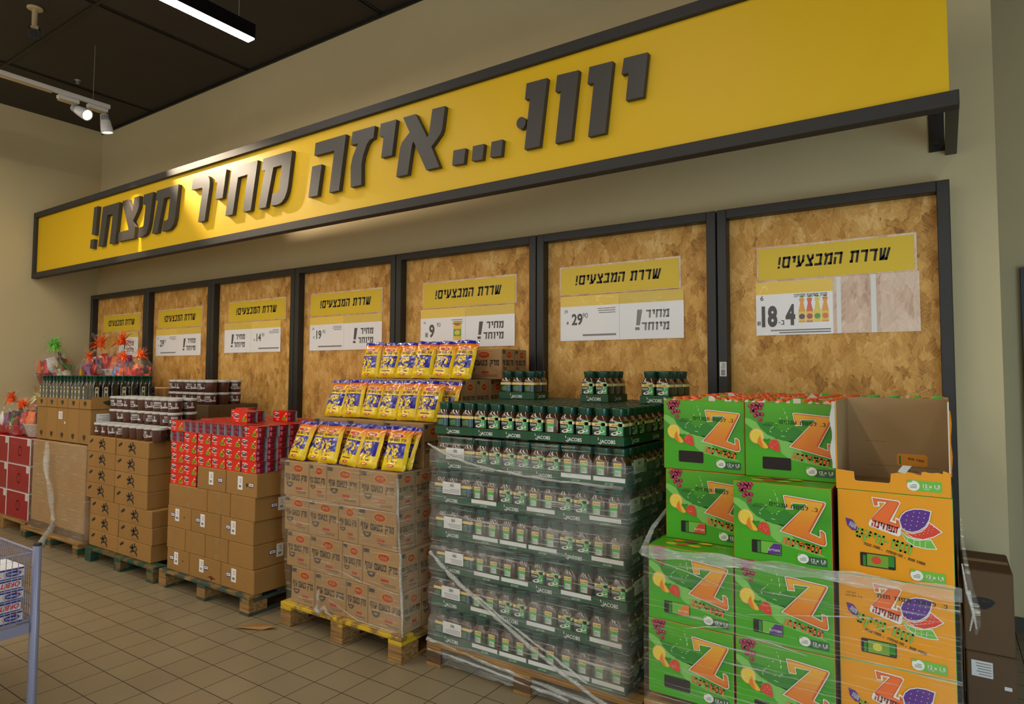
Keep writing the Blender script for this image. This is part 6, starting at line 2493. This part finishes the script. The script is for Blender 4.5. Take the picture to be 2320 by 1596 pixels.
# film over the lower juice cartons
fo = empty('stretch_film', (-0.5, 2.4, 0.3))
tag(fo, 'streaky clear stretch film pulled across the lower juice cartons', 'film', 'stretch film on the pallets')
off = Vector((0.5, -2.4, -0.3))
b = MB()
rnd = random.Random(77)
nz, nx = 20, 34
grid = []
for j in range(nz + 1):
    z = 0.2 + (0.888 - 0.2) * j / nz
    row = []
    for x, y, a, c in [(-1.018, 3.4 - 0.3 * i, -1, 0) for i in range(4)] + [(-1.018 + 1.04 * i / nx, 2.468, 0, -1) for i in range(nx + 1)] + [(0.022, 2.468 + 0.2 * i, 1, 0) for i in range(1, 6)]:
        if a:
            y = max(y, 2.468)
        row.append((x + a * rnd.uniform(0, .008), y + c * rnd.uniform(-0.003, 0.004) + 0.0, z + rnd.uniform(-0.005, 0.005)))
    grid.append(row)
m_ = len(grid[0])
for row in grid:
    b.v.extend(row)
for j in range(nz):
    for i in range(m_ - 1):
        b.f.append((j * m_ + i, j * m_ + i + 1, (j + 1) * m_ + i + 1, (j + 1) * m_ + i))
        b.m.append('film_light')
        b.s.append(True)
sub(b, 'film_wrap', fo, off)
b = MB()
grid = []
for j in range(5):
    row = []
    for i in range(41):
        s = i / 40
        row.append((-1.022 + 1.05 * s, 2.459 + rnd.uniform(-.0025, .0025), 0.868 + 0.045 * s - 0.02 * s * s + (j - 2) * (0.010 + 0.003 * sin(i * 0.7)) + rnd.uniform(-.001, .001)))
    grid.append(row)
for row in grid:
    b.v.extend(row)
for j in range(4):
    for i in range(40):
        b.f.append((j * 41 + i, j * 41 + i + 1, (j + 1) * 41 + i + 1, (j + 1) * 41 + i))
        b.m.append('film_rope')
        b.s.append(True)
sub(b, 'gathered_edge', fo, off)
for pts in ([(-1.02, 2.462, 0.86), (-1.03, 2.6, 0.93), (-1.02, 2.8, 1.0)],):
    b = MB()
    b.tube(pts, [0.014, 0.01, 0.006], 'film_rope', 6)
    sub(b, 'gathered_edge', fo, off)
b = MB()
pts = [(0.03, 2.53, 1.12), (0.035, 2.52, 1.03), (0.043, 2.51, 0.96), (0.05, 2.505, 0.9), (0.062, 2.5, 0.85), (0.066, 2.5, 0.8), (0.06, 2.495, 0.77)]
b.tube(pts, [0.002, 0.005, 0.007, 0.010, 0.012, 0.009, 0.003], 'film_light', 7)
b.tube([(0.045, 2.5, 0.9), (0.055, 2.49, 0.83), (0.045, 2.488, 0.78)], [0.006, 0.004, 0.002], 'film_rope', 6)
b.tube([(0.03, 2.5, 0.98), (0.04, 2.49, 0.9), (0.055, 2.488, 0.84), (0.062, 2.486, 0.79)], [0.002, 0.004, 0.005, 0.002], 'film_rope', 5)
sub(b, 'hanging_shred', fo, off)
for k_, (x0, z0, x1, z1) in enumerate(((-0.62, 0.70, -0.02, 0.80), (-0.25, 0.72, -0.05, 0.79), (-0.98, 0.84, -0.70, 0.78), (-0.85, 0.60, -0.68, 0.64), (-0.62, 0.62, -0.42, 0.60))):
    b = MB()
    b.tube([(x0, 2.4655, z0), ((x0 + x1) / 2, 2.463, (z0 + z1) / 2 + 0.006), (x1, 2.4655, z1)], [0.001, 0.0028, 0.001], 'film_rope', 5)
    sub(b, 'film_crease', fo, off)

# ------------------------------------------------------------------ two brown cartons by the pillar
for q, (z, h, lab) in enumerate(((0.0, 0.408, 'lower brown carton by the pillar, with a white paper label'), (0.4095, 0.34, 'upper brown carton by the pillar, with a dark badge print'))):
    b = carton_mb(0.172, 0.36, h, 'kraft_dull', 0.005)
    if q:
        shield(b, -0.018, 0.205, 0.085, 0.05, 'black')
        b.heb('ירמדלי', -0.018, 0.21, 0.008, 'kraft_dull', 2, align='c', fit=0.045)
    else:
        b.rect(-0.068, 0.31, 0.005, 0.375, 'paper', 1)
        b.lines(-0.062, 0.315, 0.0, 0.37, 5, 'ink_grey', 2, 3, 0.3)
        b.rect(0.042, 0.275, 0.067, 0.29, 'paper', 1)
    o = b.build('brown_carton', None, (0.128 if q else 0.131, 3.58, z))
    tag(o, lab, 'box')

# ------------------------------------------------------------------ gift baskets in cellophane
for nm, c in (('gift_red', (206, 32, 26)), ('gift_crimson', (150, 20, 34)), ('gift_gold', (214, 160, 40)), ('gift_green', (60, 140, 50)), ('gift_blue', (60, 90, 160)), ('gift_purple', (130, 40, 120)),
              ('gift_white', (226, 222, 222)), ('gift_black', (34, 22, 20)), ('gift_brown', (110, 66, 34)), ('gift_orange', (232, 110, 30)), ('gift_sky', (140, 180, 220))):
    mat(nm, c, 0.3, coat=0.3)
mat('ribbon_orange', (255, 110, 24), 0.4)
mat('ribbon_green', (130, 226, 84), 0.4)
mat('ribbon_cream', (226, 226, 176), 0.4)
mat('wicker', (222, 216, 206), 0.7, bump=0.8, nscale=60)
PAL = ['gift_red', 'gift_red', 'gift_red', 'gift_red', 'gift_orange', 'gift_crimson', 'gift_gold', 'gift_green', 'gift_blue', 'gift_purple', 'gift_white', 'gift_black', 'gift_brown', 'gift_orange', 'gift_sky']


def gift(x, y, z, s, ribbon, label, seed, bowl='wicker', tiltx=0.0, tilty=0.0, dots=False):
    rnd = random.Random(seed)
    o = empty('gift_basket', (x, y, z))
    o.rotation_euler = (tiltx, tilty, rnd.uniform(-0.6, 0.6))
    tag(o, label, 'gift basket', 'gift baskets wrapped in cellophane')
    R, Hh = 0.13 * s, 0.30 * s
    b = MB()
    b.lathe([(R * 0.62, 0), (R * 0.66, 0.004), (R * 0.92, 0.10 * s), (R * 0.98, 0.105 * s), (R * 0.9, 0.105 * s), (R * 0.6, 0.012)], bowl, 20, cap1=True)
    if dots:
        for q in range(26):
            a, v = rnd.random() * 2 * pi, rnd.random()
            r_ = R * (0.68 + 0.24 * v) + 0.0015
            zz = 0.01 + 0.085 * s * v
            c = Vector((r_ * cos(a), r_ * sin(a), zz))
            tx = Vector((-sin(a), cos(a), 0))
            b.face([c + tx * (0.014 * s * cos(k)) + Vector((0, 0, 0.014 * s * sin(k))) for k in (2 * pi * i / 8 for i in range(8))], rnd.choice(['gift_red', 'gift_blue', 'gift_gold', 'gift_purple', 'gift_green']))
    b.build('bowl', o)
    kinds = ['sweet_box', 'wine_bottle', 'chocolate_bag', 'sweet_jar', 'chocolate_bag', 'sweet_box', 'chocolate_bar', 'sweet_box', 'chocolate_bag', 'chocolate_bag', 'sweet_box', 'chocolate_bag']
    for i, kd in enumerate(kinds):
        a = 2 * pi * i / len(kinds) + rnd.random()
        rr_ = R * (0.35 + 0.42 * rnd.random())
        cx, cy = rr_ * cos(a), rr_ * sin(a)
        z0 = 0.06 * s + rnd.random() * 0.04 * s
        mt = rnd.choice(PAL)
        b = MB()
        if kd == 'wine_bottle':
            b.lathe([(0.028 * s, 0), (0.03 * s, 0.004), (0.03 * s, 0.11 * s), (0.012 * s, 0.15 * s), (0.011 * s, 0.19 * s)], 'gift_black', 14)
            b.lathe([(0.0305 * s, 0.03 * s), (0.0305 * s, 0.08 * s)], 'gift_gold', 14, cap0=False, cap1=False)
        elif kd == 'sweet_jar':
            b.lathe([(0.03 * s, 0), (0.034 * s, 0.01 * s), (0.034 * s, 0.07 * s), (0.026 * s, 0.085 * s), (0.026 * s, 0.1 * s)], ['gift_brown', mt, 'gift_white', 'gift_red'], 14)
        elif kd == 'chocolate_bag':
            b.rings([[(w_ * cos(t), d_ * sin(t), zz) for t in (2 * pi * k / 12 for k in range(12))] for w_, d_, zz in ((0.01 * s, 0.006, 0), (0.042 * s, 0.022 * s, 0.03 * s), (0.046 * s, 0.024 * s, 0.08 * s), (0.035 * s, 0.01 * s, 0.12 * s), (0.042 * s, 0.003, 0.14 * s))], mt)
        else:
            w_, d_, h_ = 0.04 * s * rnd.uniform(.7, 1.2), 0.02 * s, 0.13 * s * rnd.uniform(.7, 1.1)
            b.box(-w_, w_, -d_, d_, 0, h_, mt, bev=0.003)
            b.frame((0, -d_, 0), (1, 0, 0), (0, 0, 1))
            b.ell(0, h_ * 0.55, w_ * 0.6, h_ * 0.2, rnd.choice(PAL), 1, 12)
            b.rect(-w_ * 0.7, h_ * 0.15, w_ * 0.7, h_ * 0.24, 'gift_white', 1)
        c_ = b.build(kd, o, (cx, cy, z0))
        c_.rotation_euler = (rnd.uniform(-.3, .3), rnd.uniform(-.35, .35), rnd.uniform(-1, 1))
    # crinkled cellophane gathered to a neck, flaring above it
    b = MB()
    n = 28
    prof = [(0.72, 0.0), (1.04, 0.2), (1.12, 0.42), (1.0, 0.62), (0.66, 0.82), (0.28, 0.97), (0.12, 1.04), (0.26, 1.14), (0.5, 1.28)]
    rings = []
    for k, (pr_, pz) in enumerate(prof):
        ring = []
        for i in range(n):
            a = 2 * pi * i / n
            f = 1 + 0.06 * (1 if i % 2 else -1) * (0.4 + k / 6) + rnd.uniform(-.05, .05)
            ring.append((R * pr_ * f * cos(a), R * pr_ * f * sin(a), 0.008 + Hh * pz + rnd.uniform(-.006, .006) + (0.03 * s * rnd.random() if k == 8 else 0)))
        rings.append(ring)
    b.rings(rings, 'cellophane', False, False, True)
    b.build('cellophane_wrap', o)
    # pompom bow of curled ribbon strips
    b = MB()
    nk = Vector((0, 0, Hh * 1.04))
    for q in range(70):
        a, el = rnd.random() * 2 * pi, rnd.uniform(-0.5, 1.3)
        L_ = rnd.uniform(0.04, 0.115) * s
        d_ = Vector((cos(a) * cos(el), sin(a) * cos(el), sin(el)))
        sd_ = d_.cross(Vector((0.2, 0.1, 1))).normalized() * 0.0045 * s
        p1 = nk + d_ * L_ * 0.6 + Vector((0, 0, 0.012 * s))
        p2 = nk + d_ * L_ + Vector((0, 0, -0.012 * s * rnd.random()))
        b.face([nk - sd_, p1 - sd_ * 1.6, p1 + sd_ * 1.6, nk + sd_], ribbon)
        b.face([p1 - sd_ * 1.6, p2 - sd_ * 0.4, p2 + sd_ * 0.4, p1 + sd_ * 1.6], ribbon)
    b.lathe([(R * 0.16, Hh * 0.98), (R * 0.18, Hh * 1.04), (R * 0.16, Hh * 1.1)], ribbon, 12)
    b.build('ribbon_bow', o)
    return o


# plain boxes that carry the upper baskets behind the oil bottles
for q, (x0, x1, z0, z1) in enumerate(((-9.15, -8.25, 0.0, 0.72), (-8.24, -7.42, 0.922, 1.45), (-7.41, -6.15, 1.246, 1.42), (-9.15, -8.5, 0.722, 1.40))):
    yy = (3.3, 3.98) if q != 2 else (3.27, 3.84)
    if q == 1:
        yy = (3.268, 3.84)
    if q in (0, 3):
        yy = (3.3, 3.84)
    x0_, x1_ = x0, x1
    if q == 0:
        x0_, x1_ = -9.15, -8.52
    if q == 3:
        x0_, x1_ = -9.15, -8.52
    b = carton_mb(x1_ - x0_, yy[1] - yy[0], z1 - z0, 'kraft', 0.005)
    o = b.build('brown_carton', None, ((x0_ + x1_) / 2, (yy[0] + yy[1]) / 2, z0))
    tag(o, ('brown carton on the floor in the corner behind the red cartons', 'brown carton under the green-bowed gift basket', 'brown carton hidden behind the oil bottles, under orange-bowed baskets', 'second brown carton in the corner, under a gift basket')[q], 'box')
gift(-9.0, 3.44, 1.402, 1.5, 'ribbon_green', 'large gift basket with a bright green bow, highest at the far wall', 1, 'gift_crimson')
gift(-8.33, 3.65, 1.452, 1.4, 'ribbon_orange', 'gift basket with an orange bow and red sweets, beside the green-bowed one', 2, 'gift_white', dots=True)
gift(-7.66, 3.58, 1.452, 1.45, 'ribbon_orange', 'gift basket in a spotted bowl with orange bow, before the corner board', 3, 'gift_white', dots=True)
gift(-6.98, 3.46, 1.422, 1.0, 'ribbon_orange', 'small gift basket with orange bow, nearest the chocolate tubs', 4, 'gift_red')
gift(-7.28, 3.42, 1.422, 0.95, 'ribbon_orange', 'small gift basket with orange bow, second from the chocolate tubs', 5, 'gift_red')
gift(-8.0, 3.40, 1.452, 0.9, 'ribbon_orange', 'little gift basket with orange bow close behind the oil bottles', 6, 'gift_red')
gift(-8.36, 3.33, 1.475, 0.7, 'ribbon_cream', 'gift basket tipped over, showing its white wicker bowl, pale bow', 7, 'wicker', 0.35, -0.7)
gift(-8.40, 3.14, 0.9235, 1.25, 'ribbon_green', 'gift basket with small green bow, leaning at the far wall', 9, 'gift_red')
gift(-8.30, 2.79, 0.9235, 1.1, 'ribbon_orange', 'gift basket with orange bow above the red spotted tin', 10, 'gift_red', dots=True)
gift(-7.93, 3.08, 0.9235, 1.15, 'ribbon_green', 'gift basket with a green bow beside the open oil cartons', 11, 'gift_crimson')
gift(-7.58, 2.81, 0.9235, 1.25, 'ribbon_cream', 'gift basket with a cream bow and red packet, at the front', 12, 'wicker')
gift(-7.95, 2.77, 0.9235, 0.95, 'ribbon_orange', 'front gift basket with orange bow, at the picture edge', 13, 'gift_red', dots=True)

# ------------------------------------------------------------------ wire bin of boxed packs in the foreground
mat('steel_blue', (150, 156, 190), 0.32, metal=0.2, spec=0.6)
mat('pack_white', (230, 230, 234), 0.4)
mat('pack_navy', (44, 56, 150), 0.4)
mat('pack_flake', (226, 40, 60), 0.35)
bn = empty('wire_bin', (-3.5, 1.3, 0))
tag(bn, 'grey metal wire bin on legs, full of white boxed packs, at the floor edge', 'display bin')
BX, BY = 1.0, 0.8   # size along -x and -y
ZB0, ZB1 = 0.405, 0.742
for ix, iy in ((0, 0), (1, 0), (0, 1), (1, 1)):
    px, py = -BX * ix, -BY * iy
    b = MB()
    pr_ = lambda z, r_: [(px + r_ * cos(a), py + r_ * 0.8 * sin(a), z) for a in (2 * pi * i / 16 for i in range(16))]
    b.rings([pr_(0.0, 0.023), pr_(0.46, 0.023), pr_(0.465, 0.021), pr_(0.77, 0.021)], 'steel_blue')
    lg = b.build('leg', bn)
    b = MB()
    b.rings([pr_(0.7705, 0.0215), pr_(0.775, 0.022), pr_(0.781, 0.019)], 'rubber')
    b.build('end_cap', lg)
for nm, p0, p1 in (('side_panel', (0, 0), (0, -1)), ('back_panel', (0, 0), (-1, 0)), ('side_panel', (-1, 0), (-1, -1)), ('front_panel', (0, -1), (-1, -1))):
    a = Vector((p0[0] * BX, p0[1] * BY, 0))
    c = Vector((p1[0] * BX, p1[1] * BY, 0))
    d_ = (c - a).normalized()
    a, c = a + d_ * 0.024, c - d_ * 0.024
    L_ = (c - a).length
    b = MB()
    for z, r_ in ((ZB1, 0.004), (ZB1 - 0.2, 0.003), (ZB0 + 0.035, 0.003)):
        b.tube([a + Vector((0, 0, z)), c + Vector((0, 0, z))], r_, 'steel_blue', 8)
    n = int(L_ / 0.0235)
    for i in range(1, n):
        p = a + d_ * (L_ * i / n)
        b.tube([p + Vector((0, 0, ZB0 + 0.035)), p + Vector((0, 0, ZB1))], 0.0016, 'steel_blue', 6)
    b.build(nm, bn)
    b = MB()
    b.bar(a + Vector((0, 0, ZB0)), c + Vector((0, 0, ZB0)), 0.02, 0.045, 'steel_blue')
    b.build('bottom_rail', bn)
b = MB()
b.box(-BX + 0.02, -0.02, -BY + 0.02, -0.02, ZB0 + 0.023, ZB0 + 0.028, 'steel_blue')
b.build('floor_sheet', bn)


def pack_box(mirror):
    """flat white box lying on its side, printed face towards +x"""
    b = MB()
    w, d, h = 0.12, 0.125, 0.048
    b.box(-w, 0, -d / 2, d / 2, 0, h, 'pack_white', bev=0.002)
    b.frame((0, 0, 0), (0, 1, 0), (0, 0, 1))
    b.rect(-d / 2 + 0.002, h - 0.009, d / 2 - 0.002, h - 0.002, 'pack_navy', 1)
    b.rect(-d / 2 + 0.002, 0.002, d / 2 - 0.002, 0.006, 'pack_navy', 1)
    if mirror:
        b.lat('ORBITOL', 0.0, 0.034, 0.021, 'pack_flake', 1, bold=0.03, shear=0.2, align='c', fit=0.112, rot=pi)
    else:
        b.ell(0.016, h * 0.5, 0.036, 0.017, 'pack_flake', 1, 22)
        b.ell(0.016, h * 0.5, 0.0345, 0.0155, 'pack_white', 2, 22)
        b.ell(0.016, h * 0.5, 0.031, 0.0125, 'pack_navy', 3, 22)
        b.lat('Orbitol', 0.016, h * 0.5 - 0.004, 0.0085, 'pack_white', 4, bold=0.02, align='c', fit=0.046)
        b.ell(0.03, h * 0.5 + 0.015, 0.005, 0.004, 'pack_flake', 4, 8)
        b.lat('OL', -0.042, 0.014, 0.021, 'pack_flake', 1, bold=0.03, shear=0.2, align='c', fit=0.026)
    b.frame((0, 0, h), (1, 0, 0), (0, 1, 0))
    b.rect(-w + 0.01, -d / 2 + 0.01, -0.01, -0.03, 'pack_navy', 1)
    return b.build('white_pack')


PB = (pack_box(True), pack_box(False))
for col in range(2):
    for lv in range(5):
        if col == 1 and lv == 4:
            pass
        yb = 1.3 - 0.095 - 0.131 * col - (0.012 if lv % 2 else 0.0)
        put(PB[(lv + col + 1) % 2], (-3.5 - 0.032, yb, ZB0 + 0.0295 + lv * 0.0495), 'white boxed pack in the bin, %s up, %s from the corner post' % (ORD[lv], ORD[col]), 'pack', 'white boxed packs in the wire bin')
        put(PB[(lv + col) % 2], (-3.5 - 0.160, yb - 0.004, ZB0 + 0.0295 + lv * 0.0495), 'white boxed pack behind in the bin, %s up, %s from the corner post' % (ORD[lv], ORD[col]), 'pack', 'white boxed packs in the wire bin')
put(PB[1], (-3.70, 1.16, ZB0 + 0.03), 'white boxed pack lying alone further into the bin', 'pack', 'white boxed packs in the wire bin', (0, 0, 0.3))
